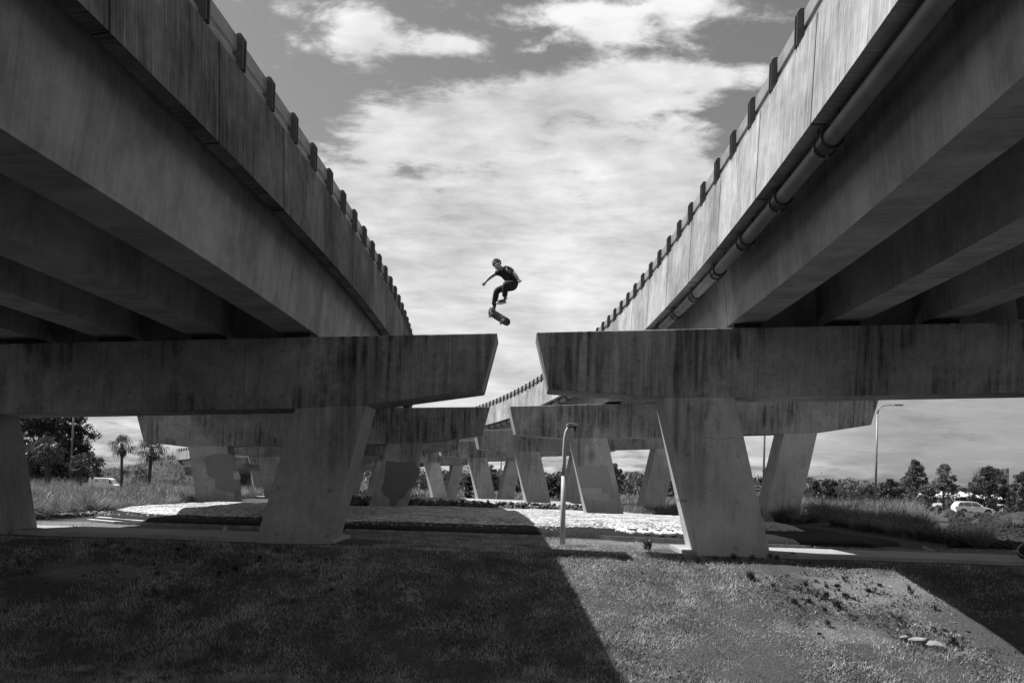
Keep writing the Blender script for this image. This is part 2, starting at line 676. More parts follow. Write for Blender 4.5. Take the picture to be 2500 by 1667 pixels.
M_MULCH = granular('dark_mulch', 0.006, 0.032, 24, 1.0, 0.05)
M_TIMBER = plain('weathered_timber', 0.30, 0.8, 0, 0.35, 6)
M_ROCK = plain('basalt_rock', 0.045, 0.9, 0, 0.6, 5, 0.2, 0.7)
M_ROCKL = plain('pale_rubble', 0.26, 0.9, 0, 0.6, 5, 0.2, 0.7)
M_GRASS = foliage('lawn_grass', 0.15, 0.50, 1.3, island=.65)
M_TALL = foliage('tall_grass', 0.08, 0.30, 0.9, island=.6)
M_TUSS = foliage('tussock_grass', 0.08, 0.26, 1.2)
M_WEED = foliage('weed_leaves', 0.05, 0.10, 3)
M_LEAF = foliage('tree_leaves', 0.07, 0.17, 0.6)
M_LEAFD = foliage('dark_tree_leaves', 0.03, 0.08, 0.5)
M_WOOD = foliage('far_wood_leaves', 0.07, 0.15, 0.15)
M_PALM = foliage('palm_fronds', 0.03, 0.08, 1.0, 0.35, 0.7)
M_BARK = plain('bark', 0.07, 0.9, 0, 0.4, 6, 0.2, 0.5)
M_POLE = plain('galvanised_pole', 0.20, 0.45, 0.3, 0.2, 4)
M_POLEW = plain('painted_post', 0.42, 0.5, 0.0, 0.15, 3)

# ------------------------------------------------------------------ alignment of the curved viaducts
R = 210.0
PHI0 = 0.008
S0 = 20.25                       # distance of the first pier line
SPAN = 19.6
CX = -R * math.cos(PHI0)
CY = S0 + R * math.sin(PHI0)
S_END = 150.0


def frame(s):
    phi = PHI0 - s / R
    r = Vector((math.cos(phi), -math.sin(phi), 0))
    h = Vector((math.sin(phi), math.cos(phi), 0))
    p = Vector((CX, CY, 0)) + r * R
    return p, r, h, phi


def grade(s):
    return 0.0 if s < 60 else -2.3 * ((s - 60) / 90.0) ** 1.4


def ztop(s, l):
    return 5.2 + 0.05 * l + grade(s)


def P(s, l, dz):
    p, r, h, phi = frame(s)
    q = p + r * l
    q.z = ztop(s, l) + dz
    return q


def sweep(section, s0, s1, step, caps=True, uvshift=0.0):
    secf = section if callable(section) else (lambda s: section)
    section = secf(s0)
    """section: closed list of (l, dz); returns MB with uv=(arc length, height)"""
    n = max(1, int(math.ceil((s1 - s0) / step)))
    ss = [s0 + (s1 - s0) * i / n for i in range(n + 1)]
    mb = MB()
    k = len(section)
    vs, fs, uvs = [], [], []
    for s in ss:
        for (l, dz) in secf(s):
            vs.append(P(s, l, dz))
    per = [0.0]
    for j in range(k):
        a, b = section[j], section[(j + 1) % k]
        per.append(per[-1] + math.hypot(a[0] - b[0], a[1] - b[1]))
    for i in range(n):
        for j in range(k):
            j2 = (j + 1) % k
            fs.append((i * k + j, i * k + j2, (i + 1) * k + j2, (i + 1) * k + j))
            u0, u1 = ss[i] + uvshift, ss[i + 1] + uvshift
            a, b = per[j], per[j + 1]
            uvs.append([(u0, a), (u0, b), (u1, b), (u1, a)])
    if caps:
        fs.append(tuple(range(k - 1, -1, -1)))
        uvs.append([(section[q][0], section[q][1]) for q in range(k - 1, -1, -1)])
        fs.append(tuple(n * k + q for q in range(k)))
        uvs.append([(section[q][0], section[q][1]) for q in range(k)])
    return mb.add(vs, fs, uvs)


def ground_z(x, y):
    x = np.asarray(x, dtype=float)
    y = np.asarray(y, dtype=float)
    z = np.zeros(np.broadcast(x, y).shape)
    # swale in front of the first piers
    t = np.clip((18.9 - y) / 5.6, 0, 1)
    z = z - 1.62 * t + 0.14 * np.sin(t * math.pi) * (1 - t)
    t2 = np.clip((9.0 - y) / 7.0, 0, 1)
    z = z + 1.6 * (t2 * t2 * (3 - 2 * t2))
    # falling away behind
    t3 = np.clip((y - 55) / 60.0, 0, 1)
    z = z - 1.35 * (t3 * t3 * (3 - 2 * t3))
    # rubble bank to the right
    bx = np.clip((x - 12.5) / 3.0, 0, 1)
    by = np.clip((y - 25) / 18.0, 0, 1) * np.clip((62 - y) / 12.0, 0, 1)
    z = z + 0.36 * bx * by
    # unseen bank added behind the viewpoint to block low sky light
    tb = np.clip((-13.0 - y) / 13.0, 0, 1)
    z = z + 5.0 * tb * tb * (3 - 2 * tb)
    # embankment carrying the road beyond the abutment
    dx, dy = x - CX, y - CY
    rr = np.hypot(dx, dy)
    ang = np.arctan2(dy, dx)
    s = (ang + PHI0) * R
    l = rr - R
    top = 5.2 - 2.3 * (np.clip(s - 60, 0, 110) / 90.0) ** 1.4 + 1.0
    top = top - 0.055 * np.clip(s - S_END, 0, 60)
    off = np.maximum(np.maximum(-16.0 - l, l - 16.0), 0)
    pre = np.maximum(S_END - 1.0 - s, 0)
    d = np.hypot(off, pre)
    emb = top - d * 0.52
    emb = np.where((s > 60) & (s < 330), emb, -99)
    z = np.maximum(z, emb)
    return z


def gz(x, y):
    return float(ground_z(np.array([x]), np.array([y]))[0])


# ------------------------------------------------------------------ the ground


def build_ground():
    def axis(segs):
        out = []
        for a, b, st in segs:
            n = int(round((b - a) / st))
            out += [a + (b - a) * i / n for i in range(n)]
        out.append(segs[-1][1])
        return np.array(out)
    xs = axis([(-1500, -300, 200), (-300, -130, 10), (-130, -18, 2), (-18, 18, 0.22), (18, 80, 2), (80, 300, 20), (300, 1500, 200)])
    ys = axis([(-80, 0, 4), (0, 10, 0.6), (10, 42, 0.2), (42, 240, 2), (240, 500, 20), (500, 3500, 250)])
    X, Y = np.meshgrid(xs, ys)
    Z = ground_z(X, Y)
    near = (np.abs(X) < 40) & (Y < 60)
    nz = np.zeros_like(Z)
    it = np.argwhere(near)
    for (i, j) in it:
        p = Vector((X[i, j], Y[i, j], 0))
        nz[i, j] = 0.07 * mnoise.noise(p * 0.6) + 0.035 * mnoise.noise(p * 2.3)
    Z = Z + nz * np.where(Y < 19, 1.0, 0.4)
    # bare patches: pale track on the left, trampled slope on the right, strip by the piers
    d = np.zeros_like(Z)
    d = np.maximum(d, np.clip(1.3 - np.abs(Y - 23.0) / 2.5, 0, 1) * np.clip((-7.0 - X) / 2, 0, 1))
    d = np.maximum(d, np.clip(1.25 - np.hypot((X - 7.6) / 2.6, (Y - 17.2) / 1.5), 0, 1) * 0.62)
    d = np.maximum(d, np.clip(1.2 - np.hypot((X - 6.2) / 2.6, (Y - 15.4) / 1.0), 0, 1) * 0.42)
    d = np.maximum(d, np.clip(1.3 - np.abs(Y - 22.6) / 2.2, 0, 1) * 0.52)
    d = np.maximum(d, np.clip(1.2 - np.hypot((X + 8.0) / 3.5, (Y - 17.0) / 1.2), 0, 1) * 0.55)
    d = np.where(Y > 42, 0.25, d)
    nx, ny = len(xs), len(ys)
    idx = np.arange(nx * ny).reshape(ny, nx)
    f = np.stack([idx[:-1, :-1], idx[:-1, 1:], idx[1:, 1:], idx[1:, :-1]], -1).reshape(-1, 4)
    v = np.stack([X, Y, Z], -1).reshape(-1, 3)
    np_mesh('ground', v, f, ground_material(), quads=True, smooth=True, attrs={'dirt': d.ravel()}, kind='structure')


build_ground()


def hmap_bed(name, outline, h, mat, step, noise_amp, kind, base=0.0, edge=0.9, top_only=None):
    """a low bed of loose material with a rounded edge; outline: (x,y) polygon"""
    poly = [Vector((p[0], p[1])) for p in outline]
    x0, x1 = min(p.x for p in poly), max(p.x for p in poly)
    y0, y1 = min(p.y for p in poly), max(p.y for p in poly)
    xs = np.arange(x0, x1 + step, step)
    ys = np.arange(y0, y1 + step, step)
    X, Y = np.meshgrid(xs, ys)
    n = len(poly)
    inside = np.zeros(X.shape, bool)
    dist = np.full(X.shape, 1e9)
    for i in range(n):
        a, b = poly[i], poly[(i + 1) % n]
        c = ((a.y > Y) != (b.y > Y)) & (X < (b.x - a.x) * (Y - a.y) / ((b.y - a.y) if abs(b.y - a.y) > 1e-9 else 1e-9) + a.x)
        inside ^= c
        ex, ey = b.x - a.x, b.y - a.y
        t = np.clip(((X - a.x) * ex + (Y - a.y) * ey) / (ex * ex + ey * ey + 1e-9), 0, 1)
        dist = np.minimum(dist, np.hypot(X - a.x - t * ex, Y - a.y - t * ey))
    sd_ = np.where(inside, dist, -dist)
    Z = ground_z(X, Y) + base + h * np.sqrt(np.clip(sd_ / edge, 0, 1))
    for i in range(Z.shape[0]):
        for j in range(Z.shape[1]):
            if sd_[i, j] > -step:
                p = Vector((X[i, j], Y[i, j], 1.3))
                Z[i, j] += noise_amp * (mnoise.noise(p * 1.1) * 0.8 + mnoise.noise(p * 4.5) * 0.5 + mnoise.noise(p * 9.0) * 0.3)
    Z = np.where(sd_ < 0, Z - 0.25, Z)
    keep = sd_ > -step * 1.5
    ny, nx = X.shape
    idx = np.arange(nx * ny).reshape(ny, nx)
    k = keep[:-1, :-1] & keep[:-1, 1:] & keep[1:, 1:] & keep[1:, :-1]
    f = np.stack([idx[:-1, :-1], idx[:-1, 1:], idx[1:, 1:], idx[1:, :-1]], -1)[k]
    used = np.unique(f)
    remap = -np.ones(nx * ny, int)
    remap[used] = np.arange(len(used))
    v = np.stack([X, Y, Z], -1).reshape(-1, 3)[used]
    return np_mesh(name, v, remap[f], mat, quads=True, smooth=True, kind=kind)


# mulch apron, and the pale gravel bed heaped on it
hmap_bed('mulch_bed', [(-12.5, 24.9), (10.6, 23.9), (12.3, 25.6), (12.0, 37.6), (-15, 38.2), (-15.5, 30)], 0.16, M_MULCH, 0.2, 0.03, 'structure', 0.02, 0.5)
hmap_bed('gravel_bed', [(-14.6, 29.8), (-12.5, 27.6), (-7, 26.8), (-1, 27.3), (2.6, 27.3), (6.0, 27.2), (7.2, 27.2), (8.0, 28.4), (10.6, 29), (11.3, 32),
                        (10.4, 36.9), (0, 37.3), (-8, 37.4), (-13.8, 37.2)], 0.30, M_GRAVEL, 0.12, 0.035, 'structure', 0.06, 1.0)
hmap_bed('gravel_strip', [(-13, 48.5), (14, 46.5), (15, 55.5), (-12, 57)], 0.24, M_GRAVEL, 0.3, 0.03, 'structure', 0.03, 1.2)
hmap_bed('gravel_strip', [(-6, 42), (12, 41), (14, 45.0), (-6, 46.0)], 0.14, M_GRAVEL, 0.3, 0.03, 'structure', 0.03, 1.0)
hmap_bed('gravel_strip', [(-16, 62.5), (12, 60.5), (10, 75), (-18, 77)], 0.24, M_GRAVEL, 0.4, 0.03, 'structure', 0.03, 1.2)
hmap_bed('gravel_strip', [(-24, 82), (6, 79), (2, 97), (-28, 99)], 0.24, M_GRAVEL, 0.5, 0.03, 'structure', 0.03, 1.2)

# ------------------------------------------------------------------ viaduct decks


def build_deck(name, label, inner, outer, girders, sgn, fmat):
    """inner/outer: lateral position of the parapets; sgn: +1 right hand viaduct, -1 left hand"""
    root = empty(name, P(0, (inner + outer) / 2, 0), label=label, cat='bridge deck', group='twin curving viaduct decks')
    inv = Matrix.Translation(-Vector(root.location))

    def part(mb, nm, mat, parent=root, **kw):
        o = mb.build(nm, mat, parent, **kw)
        if parent is root:
            o.data.transform(inv)
        return o
    sA, sB = -118.0, S_END
    lo_, hi_ = min(inner, outer), max(inner, outer)

    def widen(s):
        # added widening: left, out of view, shades the foreground; right closes a sky gap
        t = min(1.0, max(0.0, (5.0 - s) / 7.0))
        return (-2.1 if sgn < 0 else 2.4) * t * t * (3 - 2 * t)

    def taper(sec):
        return lambda s: [(l + widen(s), z) for l, z in sec]
    def slab(s):
        a, b = (lo_ + widen(s), hi_) if sgn < 0 else (lo_, hi_ + widen(s))
        return [(a + .20, 1.85), (b - .20, 1.85), (b - .20, 2.05), (a + .20, 2.05)]
    part(sweep(slab, sA, sB, 1.5), 'deck_slab', M_SLAB)
    # parapets, leaning slightly outwards at the top, with a drip nib below
    for l, o_ in ((inner, -sgn), (outer, sgn)):
        zb_ = 1.38 if sgn > 0 else 1.46
        sec = [(l, zb_), (l - o_ * .22, zb_ - .015), (l - o_ * .20, 2.75), (l - o_ * .24, 2.95), (l - o_ * .05, 2.95)]
        main = l == inner
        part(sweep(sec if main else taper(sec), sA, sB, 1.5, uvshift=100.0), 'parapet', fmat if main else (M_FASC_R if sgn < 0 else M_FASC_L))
    # girders, one per span between the piers
    s = -2 * SPAN - 5
    k = -6
    while k * SPAN < sB - 5:
        a = k * SPAN + 0.02
        b = min((k + 1) * SPAN - 0.02, sB)
        if k * SPAN > sA:
            for g in girders + ([12.7] if (sgn > 0 and k < 0) else []):
                sec = [(g - .40, 0.17), (g + .40, 0.17), (g + .58, 1.848), (g - .58, 1.848)]
                part(sweep(sec, a, b, 2.5), 'girder', M_GIRD)
            sec = [(girders[0] - sgn * .3, 0.62), (girders[-1] + sgn * .3, 0.62), (girders[-1] + sgn * .3, 1.84), (girders[0] - sgn * .3, 1.84)]
            if k == 0:
                e_ = 13.4 if sgn > 0 else -15.6
                sec = [(girders[0] - sgn * .3, 0.19), (e_, 0.19), (e_, 1.84), (girders[0] - sgn * .3, 1.84)]
            part(sweep(sec, a + .45, a + .75, 1.0), 'diaphragm', M_GIRD)
        k += 1
    # post-and-rail on top of the parapets
    for l, o_ in ((inner, -sgn), (outer, sgn)):
        c = l - o_ * .20
        part(sweep([(c - .09, 3.22), (c + .09, 3.22), (c + .09, 3.46), (c - .09, 3.46)], sA, sB, 1.5), 'top_rail', M_RAIL)
        part(sweep([(c - .08, 2.97), (c + .08, 2.97), (c + .08, 3.12), (c - .08, 3.12)], sA, sB, 1.5), 'lower_rail', M_RAIL)

    def post_mb(mb, z0=0.0):
        # two rounded fins and a web, outer face at x=0 towards -x
        for y in (-.070, .045):
            pr = [(-.02, 0), (.20, 0), (.13, .44), (.11, .53), (.07, .56), (.02, .55), (-.02, .49)]
            mb.prism([(p[0], p[1]) for p in pr], y, y + .025)
        mb.prism([(.05, 0), (.07, 0), (.07, .50), (.05, .50)], -.055, .055)
        return mb
    pm = None
    cnt = 0
    rest = MB()
    ss = []
    q = -9.0
    while q < sB - 1:
        ss.append(q)
        q += 1.4
    for s in ss:
        p, r, h, phi = frame(s)
        base = P(s, inner + sgn * .03, 2.95)
        M = Matrix.Translation(base) @ Matrix.Rotation(-phi, 4, 'Z') @ (Matrix.Identity(4) if sgn > 0 else Matrix.Scale(-1, 4, (1, 0, 0)))
        if cnt < 98:
            if pm is None:
                tmp = post_mb(MB())
                o = tmp.build('rail_post', M_POST, root)
                pm = o.data
            else:
                o = bpy.data.objects.new('rail_post', pm)
                COL.objects.link(o)
                o.parent = root
            o.matrix_local = inv @ M
            cnt += 1
        else:
            t = post_mb(MB())
            rest.add([M @ Vector(v) for v in t.v], t.f)
    q = 40.0
    while q < sB - 1:
        p, r, h, phi = frame(q)
        base = P(q, outer - sgn * .03, 2.95)
        M = Matrix.Translation(base) @ Matrix.Rotation(-phi, 4, 'Z') @ (Matrix.Identity(4) if sgn < 0 else Matrix.Scale(-1, 4, (1, 0, 0)))
        t = post_mb(MB())
        rest.add([M @ Vector(v) for v in t.v], t.f)
        q += 1.4
    part(rest, 'distant_rail_posts', M_POST, kind='stuff')
    return root, inv


LG = [-5.35, -7.6, -9.85, -12.1, -13.6]
RG = [5.6, 8.0, 10.4]
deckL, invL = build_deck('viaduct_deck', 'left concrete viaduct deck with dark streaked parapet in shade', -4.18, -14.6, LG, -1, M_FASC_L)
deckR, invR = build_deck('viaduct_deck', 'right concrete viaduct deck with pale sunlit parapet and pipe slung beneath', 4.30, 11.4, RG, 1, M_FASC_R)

# drain pipe slung under the right-hand deck edge
pts = [P(s, 4.60, 1.18) for s in np.arange(-40, 120, 1.5)]
pipe = MB().tube(pts, 0.125, 14).build('drain_pipe', M_PIPE, deckR, smooth=True)
pipe.data.transform(invR)
q = -9.6 + 1.25
i = 0
while q < 95:
    c = MB()
    a, m_, b = P(q - .17, 4.60, 1.18), P(q, 4.60, 1.18), P(q + .17, 4.60, 1.18)
    c.tube([a, b], 0.146, 16)
    for t in (-.17, .14):
        c.tube([P(q + t, 4.60, 1.18), P(q + t + .035, 4.60, 1.18)], 0.168, 16)
    c.tube([P(q, 4.60, 1.0), P(q, 4.60, .94)], 0.025, 6)
    c.tube([P(q, 4.46, 1.20), P(q, 4.46, 1.85)], 0.012, 6)
    c.tube([P(q, 4.74, 1.20), P(q, 4.74, 1.85)], 0.012, 6)
    o = c.build('pipe_coupling', M_COUP, pipe)
    o.data.transform(invR)
    q += 2.33
    i += 1

# ------------------------------------------------------------------ piers


def build_pier(side, k, label, ordinal_foot=True):
    s = k * SPAN
    p, r, h, phi = frame(s)
    loc = Vector((p.x, p.y, 0))
    zt = grade(s)
    root = empty('bridge_pier', loc, -phi, label=label, cat='bridge pier', group='splayed leg piers of the twin viaducts')
    T = 0.65
    gx = float(ground_z(np.array([loc.x]), np.array([loc.y]))[0])
    zb = min(0.0, gx) - 0.4
    if side < 0:
        tip = -0.45
        prof = [(-.45, 5.178), (-.77, 3.81), (-3.53, 3.36), (-5.25, 3.23), (-12.65, 2.88), (-14.4, 2.78), (-16.4, 2.96), (-16.8, 4.36)]
        legs = [((-3.53, 3.36), (-5.25, 3.23), (-6.11, 0), (-4.34, 0)), ((-12.65, 2.88), (-14.4, 2.78), (-13.9, 0), (-12.1, 0))]
        foot = (-15.4, -4.25)
    else:
        prof = [(.48, 5.224), (.82, 3.88), (3.57, 3.75), (5.27, 3.79), (14.1, 4.21), (15.8, 4.29), (18.55, 4.76), (18.95, 6.15)]
        legs = [((3.57, 3.75), (5.27, 3.79), (6.25, 0), (4.49, 0)), ((14.1, 4.21), (15.8, 4.29), (14.9, 0), (13.15, 0))]
        foot = (4.22, 16.4)
        if k >= 1:
            prof = [(x, z + .012 * x) for x, z in prof]
            legs = [((a[0], a[1] + .012 * a[0]), (b[0], b[1] + .012 * b[0]), c, d) for a, b, c, d in legs]
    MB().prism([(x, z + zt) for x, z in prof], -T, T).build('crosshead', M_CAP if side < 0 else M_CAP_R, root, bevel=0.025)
    out = []
    for (a, b, c, d) in legs:
        # continue the rake of the leg down below ground level
        def ext(top, bot):
            zz = top[1] + zt
            t = (zz - zb) / (top[1])
            return (top[0] + (bot[0] - top[0]) * t, zb)
        poly = [(a[0], a[1] + zt + .02), (b[0], b[1] + zt + .02), ext(b, c), ext(a, d)]
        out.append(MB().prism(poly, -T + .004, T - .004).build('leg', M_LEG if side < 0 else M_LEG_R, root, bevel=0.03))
    f = gx
    MB().box(foot[0], foot[1], -T + .12, T + .9, f - .5, f + .10 + (0.0 if k != 3 else .14)).build('footing', M_FOOT, root, bevel=0.02)
    gs = LG if side < 0 else RG
    for g in gs:
        z = 5.2 + 0.05 * g + zt
        MB().box(g - .33, g + .33, -.32, .32, z - .02, z + .166).build('bearing', M_RUB, root)
    return root, out


names_L = ['nearest splayed pier on the left, its tip pointing at the sky gap',
           'second left pier back, grey cover paint on both of its legs',
           'third left pier back, showing between the painted leg and the gap',
           'fourth left pier back, small below the third crosshead',
           'fifth left pier back, distant and in shade',
           'sixth left pier back, far along the curve',
           'seventh left pier back, its square tip sunlit in the left opening',
           'last left pier before the grass embankment']
names_R = ['nearest splayed pier on the right, sunlit strip down its leg edge',
           'second right pier back, behind the thin bent lamp post',
           'third right pier back, one leg just left of the lamp post',
           'fourth right pier back, raised on a pale footing block',
           'fifth right pier back, small with a sunlit edge',
           'sixth right pier back, a thin dark leg between two paler ones',
           'seventh right pier back, far round the bend',
           'last right pier before the grass embankment']
piers = {}
for k in range(8):
    piers[(-1, k)] = build_pier(-1, k, names_L[k])
    piers[(1, k)] = build_pier(1, k, names_R[k])

# abutment where the decks land on the embankment
ab = empty('abutment', P(S_END, -4, 0), label='concrete abutment wall under the far deck end on the embankment', cat='abutment')
p, r, h, phi = frame(S_END)
o = MB().box(-12, 18, -.2, 1.2, -6, 1.8).build('abutment_wall', M_LEG, ab)
ab.rotation_euler = (0, 0, -phi)


def on_plane(px, py, p0, n):
    d = at(px, py, 1.0) - Vector((0, 0, EYE))
    o = Vector((0, 0, EYE))
    t = (p0 - o).dot(n) / d.dot(n)
    return o + d * t


def patch(side, k, leg_i, pts, mat, lift=0.006, rough=0.3, seed=1):
    """irregular painted-over area lying on the front face of a leg"""
    root, legs = piers[(side, k)]
    s = k * SPAN
    p, r, h, phi = frame(s)
    n = -h
    p0 = Vector((p.x, p.y, 0)) + n * (0.65 - .004 + lift)
    poly = []
    rnd = random.Random(seed)
    m = len(pts)
    for i in range(m):
        a, b = pts[i], pts[(i + 1) % m]
        q = max(1, int(math.hypot(a[0] - b[0], a[1] - b[1]) / 5))
        for j in range(q):
            t = j / q
            jx = rnd.uniform(-rough, rough) * 3 if j else 0
            jy = rnd.uniform(-rough, rough) * 3 if j else 0
            poly.append((a[0] + (b[0] - a[0]) * t + jx, a[1] + (b[1] - a[1]) * t + jy))
    M = Matrix.Translation(Vector((p.x, p.y, 0))) @ Matrix.Rotation(-phi, 4, 'Z')
    Mi = M.inverted()
    loc = [Mi @ on_plane(x, y, p0, n) for x, y in poly]
    mb = MB()
    mb.add([(v.x, -0.65 + .004 - lift, v.z) for v in loc], [tuple(range(len(loc)))])
    return mb.build('cover_paint', mat, legs[leg_i])


def z1(x, y):
    return (x / 3.357, 900 + y / 3.357)


def z2(x, y):
    return (600 + x / 3.357, 900 + y / 3.357)


def z3(x, y):
    return (1200 + x / 3.357, 900 + y / 3.357)


patch(-1, 1, 1, [z1(1700, 715), z1(1760, 695), z1(1880, 695), z1(1925, 720), z1(1950, 840), z1(1980, 990), z1(1900, 1012), z1(1800, 995), z1(1762, 990), z1(1762, 900), z1(1705, 885), z1(1670, 740)], M_PAINT_E, seed=2)
patch(-1, 1, 1, [z1(1911, 848), z1(1955, 842), z1(1976, 900), z1(1918, 912)], M_PAINT_M, lift=.012, rough=0.05, seed=3)
patch(-1, 1, 0, [z2(1150, 755), z2(1250, 765), z2(1390, 755), z2(1400, 800), z2(1430, 830), z2(1385, 960), z2(1340, 990), z2(1290, 1060), z2(1245, 1085),
                 z2(1215, 1143), z2(1190, 1140), z2(1170, 1060), z2(1125, 1030), z2(1110, 960), z2(1130, 920)], M_PAINT_D, rough=0.5, seed=4)
patch(1, 1, 0, [z3(690, 800), z3(880, 800), z3(900, 780), z3(950, 800), z3(1010, 1020), z3(1015, 1060), z3(970, 1060), z3(965, 1015), z3(905, 1020), z3(900, 975), z3(735, 970)], M_PAINT_M, rough=0.15, seed=5)
patch(1, 1, 0, [z3(735, 975), z3(895, 980), z3(905, 1025), z3(960, 1020), z3(970, 1065), z3(930, 1085), z3(820, 1070), z3(770, 1060)], M_PAINT_L, rough=0.2, seed=6)

# ------------------------------------------------------------------ smaller built things
# timber edging boards round the mulch bed
def board(pts, label, w=.035, hgt=.09, mat=M_TIMBER, name='timber_edging', cat='edging board', **kw):
    mb = MB()
    for a, b in zip(pts[:-1], pts[1:]):
        a, b = Vector(a), Vector(b)
        d = (b - a)
        L_ = d.length
        ang = math.atan2(d.y, d.x)
        za, zb = gz(a.x, a.y), gz(b.x, b.y)
        M = Matrix.Translation((a.x, a.y, (za + zb) / 2)) @ Matrix.Rotation(ang, 4, 'Z')
        mb.box(0, L_ - .01, -w / 2, w / 2, -.2, hgt, M)
    return mb.build(name, mat, label=label, cat=cat, **kw)


board([(-11.9, 24.6), (-9.0, 24.5), (-5.0, 24.3)], 'thin timber edging board before the gravel on the left', group='timber boards edging the gravel bed')
board([(-4.9, 24.3), (-1.2, 24.2), (1.0, 24.05)], 'timber edging board in shade between the two near piers', group='timber boards edging the gravel bed')
board([(2.6, 24.0), (5.05, 23.5)], 'timber edging board in front of the white gravel shapes, left piece', hgt=.14, group='timber boards edging the gravel bed')
board([(5.1, 23.5), (8.4, 22.9)], 'timber edging board in front of the white gravel shapes, right piece', hgt=.10, group='timber boards edging the gravel bed')
board([(8.5, 22.9), (11.6, 22.4), (12.4, 24.6)], 'timber edging board round the shaded right end of the bed', group='timber boards edging the gravel bed')

# ragged white gravel shapes scattered on the dark mulch slope
rnd = random.Random(5)
for gi, (gx0, gw) in enumerate([(3.30, .42), (3.98, .16), (4.36, .16), (4.70, .24), (5.10, .30), (5.68, .34), (6.22, .32), (6.72, .34)]):
    mb = MB()
    n = 90
    for i in range(n):
        t = i / n
        if gi % 2 == 0:
            fx, fy = t, 0.5 + .5 * math.sin(t * 5.0)
        else:
            fx, fy = .5 + .45 * math.sin(t * 7), t
        x = gx0 + gw * fx + rnd.uniform(-.02, .02)
        y = 24.65 - (gx0 - 3.3) * .12 + 1.25 * fy + rnd.uniform(-.03, .03)
        z = gz(x, y) + .21
        mb.ball((x, y, z), rnd.uniform(.045, .07), seed=i, amp=.3, sub=1)
    mb.build('white_gravel_shape', plain('white_stone', .78, .9) if gi == 0 else bpy.data.materials['white_stone'],
             label='white pebble shape laid on the dark mulch behind the timber board', cat='pebble shape',
             group='row of white pebble shapes on the mulch')

# loose stones spilled on the bed edges (nobody could count them)
vs, fs = [], []
mb = MB()
for i in range(1500):
    t = rnd.random()
    x = -14.5 + 16 * t ** 1.5
    y = 26.2 + rnd.gauss(0, .5) + (1.6 if x < -9 else 0) - max(0, x - 1) * .14
    if x < -8:
        y = 26.0 + rnd.random() * 2.6
    r_ = rnd.uniform(.015, .035)
    z = gz(x, y) + .17
    c = Vector((x, y, z))
    a = [c + Vector((rnd.uniform(-1, 1), rnd.uniform(-1, 1), rnd.uniform(-.4, 1))) * r_ for _ in range(4)]
    mb.add(a, [(0, 1, 2), (0, 2, 3), (0, 3, 1), (1, 3, 2)])
mb.build('spilled_stones', bpy.data.materials['white_stone'], kind='stuff')


# ------------------------------------------------------------------ rocks
def rock(name, pos, r, seed, mat, sc=(1, 1, .7), label=None, group=None, parent=None, kind=None):
    mb = MB()
    bm = bmesh.new()
    bmesh.ops.create_icosphere(bm, subdivisions=3, radius=1.0)
    rr = random.Random(seed)
    planes = [(Vector((rr.uniform(-1, 1), rr.uniform(-1, 1), rr.uniform(-.6, 1))).normalized(), rr.uniform(.55, .85)) for _ in range(9)]
    for v in bm.verts:
        p = v.co.copy()
        for n, d in planes:
            k = p.dot(n)
            if k > d:
                p -= n * (k - d)
        p *= 1 + .10 * mnoise.noise(v.co * 3 + Vector((seed, 0, 0)))
        v.co = Vector((p.x * sc[0], p.y * sc[1], p.z * sc[2])) * r
    mb.add([v.co for v in bm.verts], [tuple(v.index for v in f.verts) for f in bm.faces])
    bm.free()
    o = mb.build(name, mat, smooth=False, label=label, cat='boulder' if label else None, group=group, kind=kind)
    o.location = pos
    o.rotation_euler = (rr.uniform(-.2, .2), rr.uniform(-.2, .2), rr.uniform(0, 6))
    return o


def rockpx(px, py, D, r, seed, label, sc=(1, 1, .8), mat=M_ROCK):
    p = at(px, py + 4, D)
    rock('boulder', p, r * .88, seed, mat, sc, label=label, group='dark boulders along the rubble bank')


rockpx(2318, 1251, 50, .62, 1, 'dark boulder behind the front row, just under the rear of the white car', (1.2, 1, .7))
rockpx(2322, 1268, 46, .95, 2, 'largest dark boulder, below and left of the white car', (1.0, 1, .85))
rockpx(2343, 1266, 44, .55, 3, 'upright black boulder leaning on the largest one', (.8, .8, 1.2))
rockpx(2283, 1279, 42, .62, 4, 'low boulder at the left end of the bank beside the grass', (1.5, 1, .6))
rockpx(2366, 1256, 50, .55, 5, 'flat boulder under the middle of the white car', (1.6, 1, .7))
rockpx(2374, 1265, 45, .60, 6, 'blocky boulder below the front door of the white car', (1.2, 1, .8))
rockpx(2389, 1262, 45, .45, 7, 'black boulder under the front wheel of the white car', (1.1, .9, 1.0))
rockpx(2393, 1286, 38, .55, 8, 'black boulder lowest on the rubble slope', (1, 1, 1.0))
rockpx(2421, 1259, 50, .70, 9, 'wide flat boulder in front of the bonnet of the white car', (1.6, 1, .5))
rockpx(2448, 1259, 52, .55, 10, 'pointed boulder right of the white car', (1.1, 1, .85))
rockpx(2452, 1272, 46, .62, 11, 'tall boulder second from the right edge', (.9, .9, 1.1))
rockpx(2482, 1266, 46, .85, 12, 'large pale-topped boulder at the right edge', (1.3, 1, .8))
rockpx(2290, 1243, 55, .42, 13, 'small black boulder half sunk in grass left of the car', (.8, .8, 1.0))

